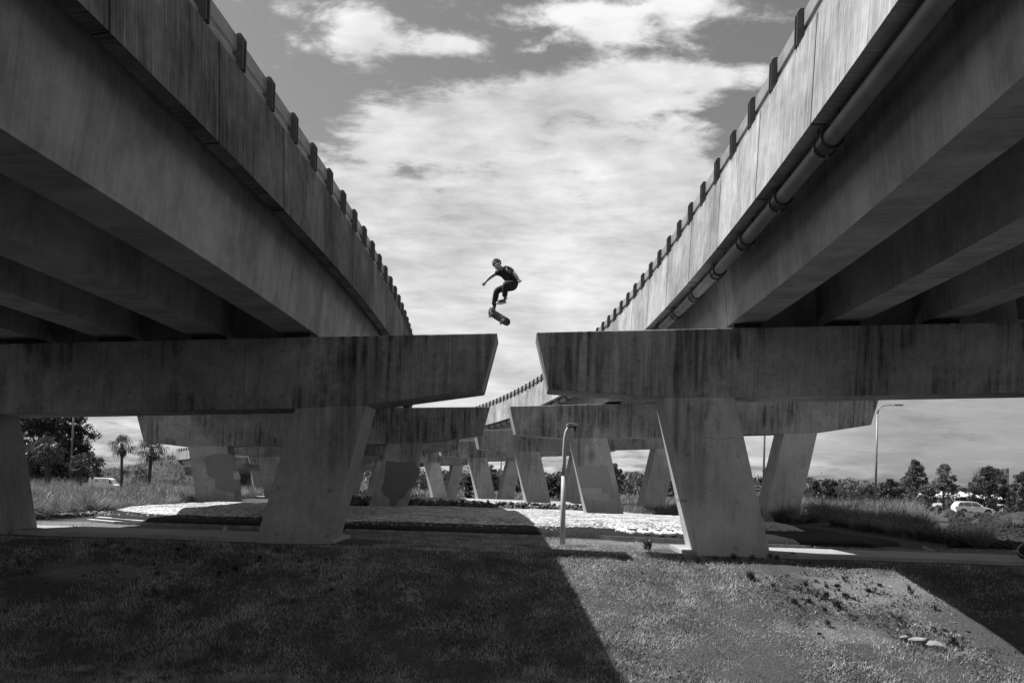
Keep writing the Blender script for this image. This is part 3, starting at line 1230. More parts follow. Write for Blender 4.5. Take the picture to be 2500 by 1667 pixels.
# rubble slope of broken stone below them, and the row of spoil in front of the gravel strips
def rubble(name, n, sampler, mat, kind='stuff'):
    base = []
    for k in range(6):
        rr = random.Random(100 + k)
        bm = bmesh.new()
        bmesh.ops.create_icosphere(bm, subdivisions=1, radius=1.0)
        v = np.array([v.co[:] for v in bm.verts]) * (1 + RNG.uniform(-.3, .3, (len(bm.verts), 1)))
        f = np.array([[q.index for q in ff.verts] for ff in bm.faces])
        bm.free()
        base.append((v, f))
    V, F = [], []
    off = 0
    for i in range(n):
        (x, y, z), r_ = sampler(i)
        v, f = base[i % 6]
        a = RNG.uniform(0, 6.28)
        sc = RNG.uniform(.6, 1.2, 3) * r_
        w = v * sc
        ca, sa = math.cos(a), math.sin(a)
        w = np.stack([w[:, 0] * ca - w[:, 1] * sa + x, w[:, 0] * sa + w[:, 1] * ca + y, w[:, 2] + z], -1)
        V.append(w)
        F.append(f + off)
        off += len(v)
    return np_mesh(name, np.concatenate(V), np.concatenate(F), mat, kind=kind)


def s_bank(i):
    y = 25.2 + 27 * (RNG.random() ** .9)
    x = y * RNG.uniform(.535, .70)
    return (x, y, gz(x, y) + RNG.uniform(0, .06)), RNG.uniform(.04, .09) * (1.6 if RNG.random() < .12 else 1)


rubble('rubble_bank', 13000, s_bank, granular('bank_stone', .008, .042, 5, .6, .03))


def s_row(i):
    x = RNG.uniform(-12, 13)
    y = 47.0 - x * .12 + RNG.normal(0, .55)
    k = .32 * math.exp(-((y - 47 + x * .12) / .6) ** 2)
    return (x, y, gz(x, y) + RNG.uniform(.0, k + .10)), RNG.uniform(.04, .16)


rubble('spoil_row', 2600, s_row, plain('dark_spoil', .10, .95, 0, .6, 4, .2, .6))


# ------------------------------------------------------------------ posts, lamps, signs
def lamp_near():
    b = at(1373, 1331, 21.7)
    g = gz(b.x, b.y)
    root = empty('lamp_post', (b.x, b.y, g), label='short grey lamp post with a bent neck and a broken head', cat='lamp post')
    k = 21.7 / FPX
    q = [at(1373, 1331, 21.7), at(1374.5, 1250, 21.7), at(1376.5, 1162, 21.7)]
    loc = [v - Vector((b.x, b.y, g)) for v in q]
    loc[0].z = -.2
    MB().tube(loc, [.070, .068, .066], 18).build('post', M_POLEW, root, smooth=True)
    up = [(1376.5, 1162), (1377, 1130), (1378, 1100), (1380, 1072), (1383, 1055), (1388, 1044), (1395, 1040)]
    l2 = [at(x, y, 21.7) - Vector((b.x, b.y, g)) for x, y in up]
    MB().tube(l2, [.056, .055, .055, .056, .058, .05, .035], 16).build('neck', M_POLEW, root, smooth=True)
    c = at(1399, 1038, 21.7) - Vector((b.x, b.y, g))
    hd = MB()
    M = Matrix.Translation(c)
    hd.prism([(-.17, -.045), (.11, -.03), (.13, .0), (.12, .035), (-.10, .055), (-.17, .02)], -.09, .09, M)
    h = hd.build('lamp_head', M_POLEW, root, bevel=.01)
    lens = MB()
    lens.box(-.12, .09, -.07, .07, -.06, -.028, M)
    lens.build('lens_frame', M_RUB, h)
    dg = MB()
    dg.tube([c + Vector((.05, 0, -.03)), c + Vector((.055, 0, -.12)), c + Vector((.06, 0, -.17))], [.035, .025, .008], 8)
    dg.build('broken_lamp_holder', M_RUB, h)


lamp_near()


def pole(name, px, pytop, pybot, D, r0, r1, label, arm=None, lean=None, g=None):
    b = at(px, pybot, D)
    zg = gz(b.x, b.y)
    t = at(px if lean is None else lean, pytop, D)
    root = empty(name, (b.x, b.y, zg), label=label, cat='lamp post' if arm else 'pole', group=g)
    o = Vector((b.x, b.y, zg))
    base = b - o
    base.z = -.2
    MB().tube([base, t - o], [r0, r1], 12).build('post', M_POLE, root, smooth=True)
    if arm:
        pts_ = [t - o] + [at(x, y, D) - o for x, y in arm]
        MB().tube(pts_, [r1, r1 * .7, r1 * .6] + [r1 * .5] * (len(pts_) - 3), 10).build('arm', M_POLE, root, smooth=True)
        e_ = pts_[-1]
        MB().prism([(-.35, -.04), (.35, -.03), (.38, .02), (.2, .07), (-.3, .05)], -.12, .12, Matrix.Translation(e_)).build('lamp_head', M_POLE, root, bevel=.01)
    return root


pole('lamp_post', 2137, 1010, 1232, 60, .10, .06, 'tall street lamp with a long arm in the tall grass right of the piers',
     arm=[(2146, 997), (2155, 991), (2168, 989), (2192, 989)], lean=2142)
pole('street_pole', 1864, 960, 1195, 70, .10, .08, 'slim pale pole seen between the two right piers', lean=1869)
pole('street_pole', 170, 930, 1176, 65, .10, .07, 'leaning pole in front of the dark tree on the left', lean=185)
pole('street_pole', 1222, 1100, 1186, 130, .13, .11, 'distant pole seen between far pier legs', lean=1224)
pole('street_pole', 422, 1096, 1110, 150, .06, .06, 'tiny pole on the grass bank just left of the far deck end')


def text(parent, body, size, mat, loc, rot=(math.pi / 2, 0, 0), name='lettering', bold=.0):
    cu = bpy.data.curves.new('t', 'FONT')
    cu.body = body
    cu.size = size
    cu.align_x = 'CENTER'
    cu.align_y = 'CENTER'
    cu.extrude = .003
    cu.offset = bold
    t = bpy.data.objects.new('t', cu)
    COL.objects.link(t)
    dg = bpy.context.evaluated_depsgraph_get()
    me = bpy.data.meshes.new_from_object(t.evaluated_get(dg))
    bpy.data.objects.remove(t)
    me.materials.clear()
    me.materials.append(mat)
    o = bpy.data.objects.new(name, me)
    COL.objects.link(o)
    o.parent = parent
    o.location = loc
    o.rotation_euler = rot
    return o


M_WHITE = plain('white_paint', .80, .4)
M_BLACK = plain('black_paint', .03, .4)
M_DKGREY = plain('dark_red_sign', .12, .4)
M_SIGNBACK = plain('sign_back_metal', .22, .45, .5)


def sign_root(px, py, D, label, cat='road sign'):
    c = at(px, py, D)
    g = gz(c.x, c.y)
    return empty('road_sign', (c.x, c.y, g), label=label, cat=cat), c.z - g


# no entry sign
r_, hc = sign_root(1850, 1196, 68, 'white no entry sign with a dark disc beside the right pier leg')
MB().box(-.28, .28, -.01, .01, hc - .38, hc + .38).build('panel', M_WHITE, r_, bevel=.004)
dm = MB()
dm.prism([(.25 * math.cos(t), hc + .10 + .25 * math.sin(t)) for t in np.linspace(0, 2 * math.pi, 28, endpoint=False)], -.016, -.010)
dm.build('disc', M_DKGREY, r_)
MB().box(-.19, .19, -.022, -.016, hc + .065, hc + .135).build('bar', M_WHITE, r_)
text(r_, 'NO', .15, M_BLACK, (0, -.014, hc - .20))
text(r_, 'ENTRY', .13, M_BLACK, (0, -.014, hc - .31))
MB().tube([(0, .04, -.2), (0, .04, hc + .3)], .03, 8).build('post', M_POLE, r_)
MB().box(-.2, .2, -.01, .01, hc - .95, hc - .75).build('lower_panel', M_WHITE, r_)
MB().prism([(-.12, hc - .88), (.05, hc - .88), (.05, hc - .92), (.15, hc - .85), (.05, hc - .78), (.05, hc - .82), (-.12, hc - .82)], -.016, -.011).build('arrow', M_BLACK, r_)
# back of a give way sign
r_, hc = sign_root(2047, 1196, 62, 'back of a triangular give way sign in the tall grass')
MB().prism([(-.40, hc + .3), (.40, hc + .3), (0, hc - .40)], -.012, .012).build('panel', M_SIGNBACK, r_)
MB().tube([(0, -.035, -.2), (0, -.035, hc + .25)], .03, 8).build('post', M_POLE, r_)
# back of a rectangular sign
r_, hc = sign_root(1976, 1210, 62, 'dark back of a rectangular sign beside the right pier leg')
MB().box(-.28, .28, -.01, .01, hc - .27, hc + .27).build('panel', M_SIGNBACK, r_)
MB().tube([(0, -.03, -.2), (0, -.03, hc + .2)], .03, 8).build('post', M_POLE, r_)
# diamond warning sign
r_, hc = sign_root(225, 1160, 80, 'dull diamond warning sign beside the white van')
M = Matrix.Translation((0, 0, hc)) @ Matrix.Rotation(math.radians(45), 4, 'Y')
MB().box(-.30, .30, -.01, .01, -.30, .30, M).build('panel', plain('dull_yellow_sign', .16, .5), r_)
fr = MB()
for a, b, c_, d_ in ((-.30, .30, .275, .30), (-.30, .30, -.30, -.275), (-.30, -.275, -.275, .275), (.275, .30, -.275, .275)):
    fr.box(a, b, -.016, -.010, c_, d_, M)
fr.build('border', M_BLACK, r_)
for q, wl in ((.10, .26), (.0, .36), (-.10, .2)):
    MB().box(-wl / 2, wl / 2, -.016, -.0105, hc + q - .02, hc + q + .02).build('text_line', M_BLACK, r_)
MB().tube([(0, .04, -.2), (0, .04, hc + .3)], .03, 8).build('post', M_POLE, r_)
# route marker half hidden by the far left leg
r_, hc = sign_root(40, 1155, 60, 'dark route marker sign with pale border at the left leg')
MB().box(-.24, .24, -.01, .01, hc - .32, hc + .32).build('panel', M_BLACK, r_, bevel=.005)
fr = MB()
for a, b, c_, d_ in ((-.22, .22, .28, .305), (-.22, .22, -.305, -.28), (-.22, -.195, -.28, .28), (.195, .22, -.28, .28)):
    fr.box(a, b, -.018, -.010, hc + c_, hc + d_)
fr.build('border', M_WHITE, r_)
text(r_, 'H', .2, M_WHITE, (.09, -.014, hc + .12), bold=.006)
text(r_, 'M1', .2, M_WHITE, (.02, -.014, hc - .1), bold=.006)
MB().tube([(0, .04, -.2), (0, .04, hc)], .03, 8).build('post', M_POLE, r_)
# framed board far away between the pier legs
r_, hc = sign_root(1045, 1180, 150, 'far pale framed board on two posts between pier legs', 'sign board')
MB().box(-.75, .75, -.02, .02, hc - .5, hc + .9).build('panel', M_SIGNBACK, r_)
for x in (-.45, .45):
    MB().tube([(x, -.06, -.2), (x, -.06, hc + .8)], .05, 6).build('post', M_BLACK, r_)


# ------------------------------------------------------------------ odds and ends on the ground
b = at(295, 1263, 27.5)
for nm, dx_, dy_, ln, rz, lab in (('timber_plank', 0, 0, .85, -.26, 'upper pale plank lying at the left end of the gravel'),
                                  ('timber_plank', -.30, -.30, .6, -.22, 'lower pale plank lying at the left end of the gravel')):
    o = MB().box(-ln, ln, -.10, .10, 0, .06).build(nm, plain('pale_timber', .6, .7, 0, .15, 5) if 'pale_timber' not in bpy.data.materials else bpy.data.materials['pale_timber'], bevel=.006, label=lab, cat='plank', group='loose planks by the gravel bed')
    x, y = b.x + dx_, 25.2 + dy_
    x = at(295, 1263, 25.2).x + dx_
    o.location = (x, y, gz(x, y) + .03 + (.05 if dx_ == 0 else 0))
    o.rotation_euler = (0, .03, rz)
o = MB().box(-.05, .05, -.03, .03, 0, .19).build('wood_block', bpy.data.materials['pale_timber'], bevel=.008, label='small pale block of wood propped in the shade by the left pier', cat='wood block')
x, y = at(543, 1303, 22.3).x, 22.3
o.location = (x, y, gz(x, y))
o.rotation_euler = (0, .5, .3)

# dark bag resting on the footing at the right edge
bp_ = at(2497, 1353, 20.6)
bg_ = empty('backpack', (bp_.x, bp_.y, .10), label='black backpack with a pale strap on the footing at the right edge', cat='backpack')
MB().ball((0, 0, .15), .16, 3, .12, 3, (.85, .6, .95)).build('bag', plain('black_nylon', .02, .7), bg_, smooth=True)
MB().tube([(-.05, -.14, .05), (-.17, -.12, .12), (-.19, -.08, .22), (-.10, -.06, .33), (0, -.04, .38)], .018, 6).build('strap', M_POLEW, bg_, smooth=True)
MB().ball((.04, -.1, .14), .09, 5, .15, 2, (1, .5, 1)).build('pocket', plain('black_nylon_matt', .03, .8), bg_, smooth=True)

# a bird far off
bd = at(2006, 1155, 60)
br = MB()
br.ball(bd, .07, 1, 0, 1, (.6, 1.5, .6))
br.add([bd + Vector((0, .05, 0)), bd + Vector((-.04, -.05, 0)), bd + Vector((-.05, 0, .30)), bd + Vector((.10, 0, .26))], [(0, 1, 2), (0, 1, 3)])
br.add([bd + Vector((0, .10, 0)), bd + Vector((.05, .24, 0)), bd + Vector((-.05, .24, .02))], [(0, 1, 2)])
br.build('bird', M_BLACK, label='small dark bird flying above the far trees', cat='bird')


# ------------------------------------------------------------------ vehicles
def wheel(parent, x, y, r=.33, w=.22):
    t = MB().tube([(x, y - w / 2, r), (x, y + w / 2, r)], r, 24).build('wheel', plain('tyre_rubber', .02, .8) if 'tyre_rubber' not in bpy.data.materials else bpy.data.materials['tyre_rubber'], parent, bevel=.02)
    rim = MB()
    for s_ in (-1, 1):
        yy = y + s_ * (w / 2 + .004)
        for k in range(6):
            a = k * math.pi / 3
            M = Matrix.Translation((x, yy, r)) @ Matrix.Rotation(a, 4, 'Y')
            rim.box(-.035, .035, -.006, .006, .03, r * .62, M)
        rim.tube([(x, yy - .006, r), (x, yy + .006, r)], .07, 12)
        for k in range(20):
            a0, a1 = k * math.pi / 10, (k + 1) * math.pi / 10
            p = [(math.cos(a) * q, math.sin(a) * q) for a in (a0, a1) for q in (r * .60, r * .68)]
            rim.add([(x + p[0][0], yy, r + p[0][1]), (x + p[1][0], yy, r + p[1][1]), (x + p[3][0], yy, r + p[3][1]), (x + p[2][0], yy, r + p[2][1])], [(0, 1, 2, 3)])
    rim.build('rim', M_WHITE if 'alloy' not in bpy.data.materials else bpy.data.materials['alloy'], t)
    return t


plain('alloy', .5, .35, .6)
M_CARW = plain('white_car_paint', .78, .25, 0, spec=.6)
M_GLASS = plain('car_glass', .06, .08, 0, spec=.9)
M_TRIM = plain('black_trim', .03, .5)


def make_suv():
    D = 97
    c = at(2374, 1257, D)
    root = empty('parked_car', (c.x, c.y, c.z - .02), -.12, label='white estate car driving right behind the dark boulders', cat='car')
    w = .86
    # lower body and cabin lofted across stations: (x, z_bottom, z_belt)
    prof = [(-2.22, .55), (-2.25, .85), (-2.12, 1.02), (-1.2, 1.02), (.55, .98), (.95, .98), (1.6, .90), (2.15, .76), (2.27, .58), (2.25, .34), (1.9, .26), (-1.9, .26), (-2.2, .38)]
    body = MB()
    n = len(prof)
    ys_ = [-w, -w * .96, -w * .5, 0, w * .5, w * .96, w]
    vs, fs = [], []
    for i, y in enumerate(ys_):
        k = abs(y) / w
        for (x, z) in prof:
            xx = x * (1 - .05 * k ** 3)
            zz = z + (.03 * (1 - k * k) if z > .7 else 0)
            vs.append((xx, y if k < .99 else y * .985, zz if k < .99 else (.3 + (zz - .3) * .97)))
    for i in range(len(ys_) - 1):
        for j in range(n):
            j2 = (j + 1) % n
            fs.append((i * n + j, i * n + j2, (i + 1) * n + j2, (i + 1) * n + j))
    fs.append(tuple(range(n)))
    fs.append(tuple(range(len(ys_) * n - 1, (len(ys_) - 1) * n - 1, -1)))
    body.add(vs, fs)
    # cabin
    cab = [(-2.13, .98, .84), (-1.78, 1.56, .66), (-1.2, 1.62, .64), (-.2, 1.62, .64), (.25, 1.52, .66), (1.05, .97, .80)]
    vs = []
    for x, z, y in cab:
        vs += [(x, -y, z), (x, y, z)]
    m_ = len(cab)
    fs = [(2 * i, 2 * i + 2, 2 * i + 3, 2 * i + 1) for i in range(m_ - 1)]
    fs.append(tuple(2 * i for i in range(m_ - 1, -1, -1)))
    fs.append(tuple(2 * i + 1 for i in range(m_)))
    fs.append((0, 1, 2 * m_ - 1, 2 * m_ - 2))
    body.add(vs, fs)
    body.build('body', M_CARW, root, bevel=.03)

    def glass(poly, s_):
        # a window lying on the sloping cabin side
        q = []
        for x, z in poly:
            t = (z - .98) / .60
            y = .845 + (.655 - .845) * t
            q.append((x, s_ * (y + .012), z))
        MB().add(q, [tuple(range(len(q)))]).build('window', M_GLASS, root)
    for s_ in (-1, 1):
        glass([(-1.95, 1.06), (-1.33, 1.06), (-1.33, 1.50), (-1.68, 1.48)], s_)
        glass([(-1.26, 1.06), (-.44, 1.06), (-.44, 1.52), (-1.26, 1.51)], s_)
        glass([(-.36, 1.06), (.80, 1.04), (.16, 1.47), (-.36, 1.52)], s_)
        MB().box(.62, .78, s_ * .86 - .08, s_ * .86 + .08, 1.02, 1.16).build('wing_mirror', M_CARW, root, bevel=.02)
        for x in (-.95, -.05):
            MB().box(x, x + .2, s_ * .868 - .012, s_ * .868 + .012, .86, .89).build('door_handle', M_TRIM, root)
        MB().box(-1.7, -.1, s_ * .58 - .02, s_ * .58 + .02, 1.63, 1.66).build('roof_rail', M_TRIM, root)
        MB().prism([(1.85, .62), (2.16, .64), (2.13, .76), (1.95, .78)], s_ * .80 - .06, s_ * .80 + .045).build('headlight', plain('headlamp', .35, .1, .3) if 'headlamp' not in bpy.data.materials else bpy.data.materials['headlamp'], root)
        MB().prism([(-2.25, .8), (-2.10, .8), (-2.05, 1.04), (-2.16, 1.04)], s_ * .78 - .05, s_ * .78 + .05).build('tail_light', M_DKGREY, root)
        for x in (-1.32, 1.38):
            a_ = MB()
            a_.prism([(x + .42 * math.cos(t), .36 + .42 * math.sin(t)) for t in np.linspace(0, math.pi, 16)], s_ * .85 - .02, s_ * .85 + .012)
            a_.build('wheel_arch', M_TRIM, root)
    MB().add([(.32, -.60, 1.50), (.32, .60, 1.50), (1.02, .72, 1.015), (1.02, -.72, 1.015)], [(0, 1, 2, 3)]).build('windscreen', M_GLASS, root)
    root.children[-1].location = (.03, 0, .015)
    MB().box(2.2, 2.285, -.55, .55, .56, .70).build('grille', M_TRIM, root)
    MB().box(2.2, 2.29, -.6, .6, .30, .44).build('lower_intake', M_TRIM, root)
    for x in (-1.32, 1.38):
        for y in (-.76, .76):
            wheel(root, x, y, .34)
    return root


make_suv()


def make_van():
    D = 112
    c = at(256, 1166, D)
    h = 1.95
    root = empty('white_van', (c.x, c.y, c.z - h), .05, label='white van behind the tall grass left of the palms', cat='van')
    prof = [(-2.35, .4), (-2.40, 1.2), (-2.22, 1.88), (-2.0, 1.95), (.9, 1.93), (1.35, 1.78), (1.85, 1.12), (2.25, .98), (2.35, .4), (1.9, .3), (-2.0, .3)]
    prof = [(x * .78, z) for x, z in prof]
    MB().prism(prof, -.85, .85).build('body', M_CARW, root, bevel=.08)
    MB().prism([(.93, 1.72), (1.05, 1.70), (1.36, 1.2), (.93, 1.2)], -.862, -.855).build('window', M_GLASS, root)
    MB().prism([(-1.75, 1.5), (-1.70, 1.52), (-1.62, 1.2), (-1.75, 1.2)], -.862, -.855).build('tail_light', M_TRIM, root)
    text(root, 'SPL', .36, plain('grey_vinyl', .16, .5), (-.70, -.865, 1.50), bold=.01)
    sw = MB()
    for rr_, zz in ((.26, 0), (.16, -.05)):
        for k in range(10):
            a0, a1 = math.pi * k / 10, math.pi * (k + 1) / 10
            cx_ = .32
            P4 = [(cx_ + math.cos(a) * q, 1.38 + zz + math.sin(a) * q * 1.3) for a in (a0, a1) for q in (rr_, rr_ + .035)]
            sw.add([(P4[0][0], -.862, P4[0][1]), (P4[1][0], -.862, P4[1][1]), (P4[3][0], -.862, P4[3][1]), (P4[2][0], -.862, P4[2][1])], [(0, 1, 2, 3)])
    sw.build('logo', bpy.data.materials['grey_vinyl'], root)
    for x in (-1.15, 1.25):
        for y in (-.75, .75):
            wheel(root, x, y, .33)


make_van()

# ------------------------------------------------------------------ far buildings and mast
M_ROOF = plain('white_roof', .75, .5)
M_WALLB = plain('cream_wall', .5, .7)


def long_building(px0, px1, pyt, pyb, D, label, gable=True):
    a, b_ = at(px0, pyb, D), at(px1, pyb, D)
    t = at((px0 + px1) / 2, pyt, D)
    w = b_.x - a.x
    zb = min(gz(a.x, D), a.z) - .5
    H = t.z - zb
    root = empty('long_building', ((a.x + b_.x) / 2, D, zb), label=label, cat='building')
    MB().box(-w / 2, w / 2, 0, 9, 0, H - .9).build('wall', M_WALLB, root)
    rf = MB()
    rf.add([(-w / 2 - .4, -.5, H - .95), (w / 2 + .4, -.5, H - .95), (w / 2 + .4, 4.5, H), (-w / 2 - .4, 4.5, H), (-w / 2 - .4, 9.5, H - .95), (w / 2 + .4, 9.5, H - .95),
            (-w / 2 - .4, -.5, H - 1.1), (w / 2 + .4, -.5, H - 1.1), (w / 2 + .4, 9.5, H - 1.1), (-w / 2 - .4, 9.5, H - 1.1)],
           [(0, 1, 2, 3), (3, 2, 5, 4), (0, 3, 4, 9, 6), (1, 7, 8, 5, 2), (6, 7, 1, 0), (4, 5, 8, 9), (6, 9, 8, 7)])
    ro = rf.build('roof', M_ROOF, root)
    if gable:
        g = MB()
        g.prism([(-2.3, H - 1.9), (2.3, H - 1.9), (2.3, H - 1.2), (0, H - .55), (-2.3, H - 1.2)], -2.2, 1)
        g.build('porch', M_ROOF, root)
        for k in range(7):
            MB().box(-1.9 + k * .6, -1.78 + k * .6, -2.0, -1.9, 0, H - 1.9).build('porch_post', M_ROOF, root)
    n = int(w / 2.2)
    for k in range(n):
        x = -w / 2 + 1 + k * 2.2
        MB().box(x, x + 1.0, -.02, .02, H - 2.3, H - 1.4).build('window', M_GLASS, root)


long_building(2300, 2395, 1200, 1226, 135, 'long white roofed building with a porch behind the white car')
long_building(2448, 2490, 1206, 1228, 140, 'white building between the dark tree and the right edge', False)
mt = at(2454, 1186, 230)
mroot = empty('phone_mast', (mt.x, mt.y, gz(mt.x, mt.y)), label='lattice phone mast rising behind the trees on the right', cat='mast')
H = at(2454, 1144, 230).z - gz(mt.x, mt.y)
lat = MB()
for sx in (-.7, .7):
    for sy in (-.7, .7):
        lat.tube([(sx, sy, 0), (sx * .6, sy * .6, H)], .13, 4)
for k in range(9):
    z0_, z1_ = H * k / 9, H * (k + 1) / 9
    w0 = .7 - .28 * k / 9
    for s_ in (-1, 1):
        lat.tube([(-w0 * s_, -w0, z0_), (w0 * s_, -w0, z1_)], .06, 4)
        lat.tube([(-w0 * s_, w0, z0_), (w0 * s_, w0, z1_)], .06, 4)
lat.build('lattice', M_POLE, mroot)
for k in range(3):
    for z in (H - .6, H - 2.2):
        a = k * 2.1 + .3
        M = Matrix.Translation((math.cos(a) * .9, math.sin(a) * .9, z)) @ Matrix.Rotation(a, 4, 'Z')
        MB().box(-.12, .12, -.2, .2, -.7, .7, M).build('antenna', M_POLE, mroot)
MB().ball((-.9, -.6, H - 2.6), .5, 0, 0, 2, (.5, 1, 1)).build('dish', M_WHITE, mroot)
# ------------------------------------------------------------------ vegetation
def ribbons(name, pts, h, w, lean, az, mat, segs=3, droop=1.0, parent=None, attrs=None, **kw):
    """grass blades: pts (N,3) roots, h heights, w widths, lean 0..1 outwards along azimuth az"""
    N_ = len(pts)
    pts = np.asarray(pts)
    ts = np.linspace(0, 1, segs + 1)
    side = np.stack([-np.sin(az), np.cos(az), np.zeros(N_)], -1)
    jitter = RNG.uniform(-1.2, 1.2, N_)
    side = np.stack([-np.sin(az + jitter), np.cos(az + jitter), np.zeros(N_)], -1)
    out = np.stack([np.cos(az), np.sin(az), np.zeros(N_)], -1)
    V = []
    for k, t in enumerate(ts):
        bend = lean * (t ** 1.8)
        zz = h * (t * (1 - .18 * lean * t) - droop * .42 * np.clip(lean, 0, 2) * t ** 3)
        c = pts + out * (h * bend)[:, None] + np.array([0, 0, 1.0]) * zz[:, None]
        ww = w * (1 - t ** 1.5) * .5
        if k == segs:
            V.append(c[:, None, :])
        else:
            V.append(np.stack([c - side * ww[:, None], c + side * ww[:, None]], 1))
    V = np.concatenate(V, 1)
    per = 2 * segs + 1
    base = (np.arange(N_) * per)[:, None]
    F = []
    for k in range(segs - 1):
        a = 2 * k
        F.append(base + np.array([a, a + 1, a + 3]))
        F.append(base + np.array([a, a + 3, a + 2]))
    a = 2 * (segs - 1)
    F.append(base + np.array([a, a + 1, a + 2]))
    F = np.concatenate(F, 0)
    return np_mesh(name, V.reshape(-1, 3), F, mat, parent=parent, **kw)


def vnoise(x, y, sc, seed=0):
    """cheap smooth value noise on arrays"""
    r = np.random.default_rng(seed)
    T_ = r.random((64, 64))
    u, v = x * sc, y * sc
    i, j = np.floor(u).astype(int), np.floor(v).astype(int)
    fu, fv = u - i, v - j
    fu, fv = fu * fu * (3 - 2 * fu), fv * fv * (3 - 2 * fv)
    g = lambda a, b: T_[a % 64, b % 64]
    return (g(i, j) * (1 - fu) * (1 - fv) + g(i + 1, j) * fu * (1 - fv) + g(i, j + 1) * (1 - fu) * fv + g(i + 1, j + 1) * fu * fv)


def lawn():
    n = 520000
    y = 12.2 + (24.6 - 12.2) * RNG.random(n) ** 1.1
    x = RNG.uniform(-.70, .70, n) * y
    m1 = vnoise(x, y, .55, 1) * .5 + vnoise(x, y, 1.7, 2) * .3 + vnoise(x, y, 5.0, 3) * .2
    # worn ground keeps only sparse blades
    bare = np.clip(1.35 - np.hypot((x - 7.6) / 2.9, (y - 17.2) / 1.6), 0, 1) * .80
    bare = np.maximum(bare, np.clip(1.2 - np.hypot((x - 6.2) / 2.6, (y - 15.4) / 1.0), 0, 1) * .8)
    bare = np.maximum(bare, np.clip(1.2 - np.abs(y - 23.0) / 2.2, 0, 1) * .86)
    bare = np.maximum(bare, np.clip(1.2 - np.hypot((x + 8) / 3.4, (y - 17.0) / 1.2), 0, 1) * .75)
    bare = np.maximum(bare, np.where((x < -7) & (y > 20.5), .97, 0))
    foot = (y > 19.0) & (y < 21.7) & (((x < -3.2) & (x > -15)) | ((x > 3.6) & (x < 16.6)))
    bare = np.maximum(bare, np.clip((.30 - (vnoise(x, y, 1.9, 31) * .6 + vnoise(x, y, 5.5, 32) * .4)) * 9, 0, .85))
    keep = (RNG.random(n) > bare * .97) & (~foot) & (RNG.random(n) < .35 + m1 * 1.0)
    x, y, m1, bare = x[keep], y[keep], m1[keep], bare[keep]
    n = len(x)
    z = ground_z(x, y) - .0
    h = (.035 + .12 * np.clip(m1 - .25, 0, 1) + .04 * RNG.random(n)) * (1 - .45 * bare) * (.7 + .6 * RNG.random(n))
    tall = RNG.random(n) < .012
    h = np.where(tall, h * 2.0, h)
    ribbons('lawn_grass', np.stack([x, y, z], -1), h, np.full(n, .011) * (.6 + .8 * RNG.random(n)), RNG.uniform(.1, 1.1, n), RNG.uniform(0, 6.283, n), M_GRASS, segs=1, kind='stuff')
    # small broad leaves among the blades
    n = 26000
    y = 12.4 + 8.5 * RNG.random(n)
    x = RNG.uniform(-.68, .68, n) * y
    k = (vnoise(x, y, 1.2, 9) > .52) & ((y < 19.0))
    x, y = x[k], y[k]
    n = len(x)
    ribbons('ground_cover_leaves', np.stack([x, y, ground_z(x, y) + .01], -1), RNG.uniform(.05, .10, n), RNG.uniform(.02, .04, n), RNG.uniform(.5, 1.4, n), RNG.uniform(0, 6.283, n), M_WEED, segs=2, kind='stuff')


lawn()


def sl_of(x, y):
    dx, dy = x - CX, y - CY
    return (np.arctan2(dy, dx) + PHI0) * R, np.hypot(dx, dy) - R


NOVAN = lambda x, y, s, l: ~((x < -y * .465) & (x > -y * .53) & (y > 42) & (y < 113))


def clumps(name, n, ymin, ymax, side, h0, h1, blades, width, mat, spread=.35, pw=1.0, extra=None, arch=1.0):
    y = ymin + (ymax - ymin) * RNG.random(n) ** pw
    if side < 0:
        x = -y * RNG.uniform(.10, .68, n)
    elif side > 0:
        x = y * RNG.uniform(.02, .68, n)
    else:
        x = y * RNG.uniform(-.4, .5, n)
    s, l = sl_of(x, y)
    ok = np.where(l < 0, l < -14.9 - np.clip((30 - y) * .02, 0, 1), l > 15.6)
    ok = ok | (s > 152)
    if extra is not None:
        ok = ok & extra(x, y, s, l)
    x, y = x[ok], y[ok]
    n = len(x)
    if n == 0:
        return
    hc = RNG.uniform(h0, h1, n) * (.75 + .5 * vnoise(x, y, .25, 21))
    m = n * blades
    X = np.repeat(x, blades) + RNG.normal(0, spread * .5, m)
    Y = np.repeat(y, blades) + RNG.normal(0, spread * .5, m)
    az = RNG.uniform(0, 6.283, m)
    lean = RNG.uniform(.1, .95, m) ** 1.2 * arch
    wind = .35
    az = np.arctan2(np.sin(az) * 1.0, np.cos(az) + wind)
    Hh = np.repeat(hc, blades) * RNG.uniform(.6, 1.15, m)
    Z = ground_z(X, Y) - .03
    ribbons(name, np.stack([X, Y, Z], -1), Hh, np.full(m, width) * RNG.uniform(.6, 1.3, m), lean, az, mat, segs=3, kind='stuff')


clumps('tall_grass', 2600, 24, 60, -1, .65, 1.25, 58, .026, M_TALL, .34, 1.2, extra=NOVAN, arch=1.6)
clumps('tall_grass', 2200, 55, 125, -1, .6, 1.0, 22, .06, M_TALL, .8, extra=NOVAN)
clumps('tall_grass', 2600, 26, 62, 1, .9, 1.35, 30, .030, M_TALL, .45, 1.0,
       extra=lambda x, y, s, l: ~((x > y * .495)) & (l > 17.0))
clumps('tall_grass', 2600, 60, 150, 1, .7, 1.1, 20, .07, M_TALL, .9, extra=lambda x, y, s, l: ~((x > y * .50) & (y < 106)))
clumps('tall_grass', 1800, 118, 220, 0, .8, 1.3, 14, .14, M_TALL, 1.4)
clumps('bank_grass', 5200, 105, 215, -1, .5, 1.3, 14, .14, M_TALL, 1.6, extra=lambda x, y, s, l: x < -y * .28)
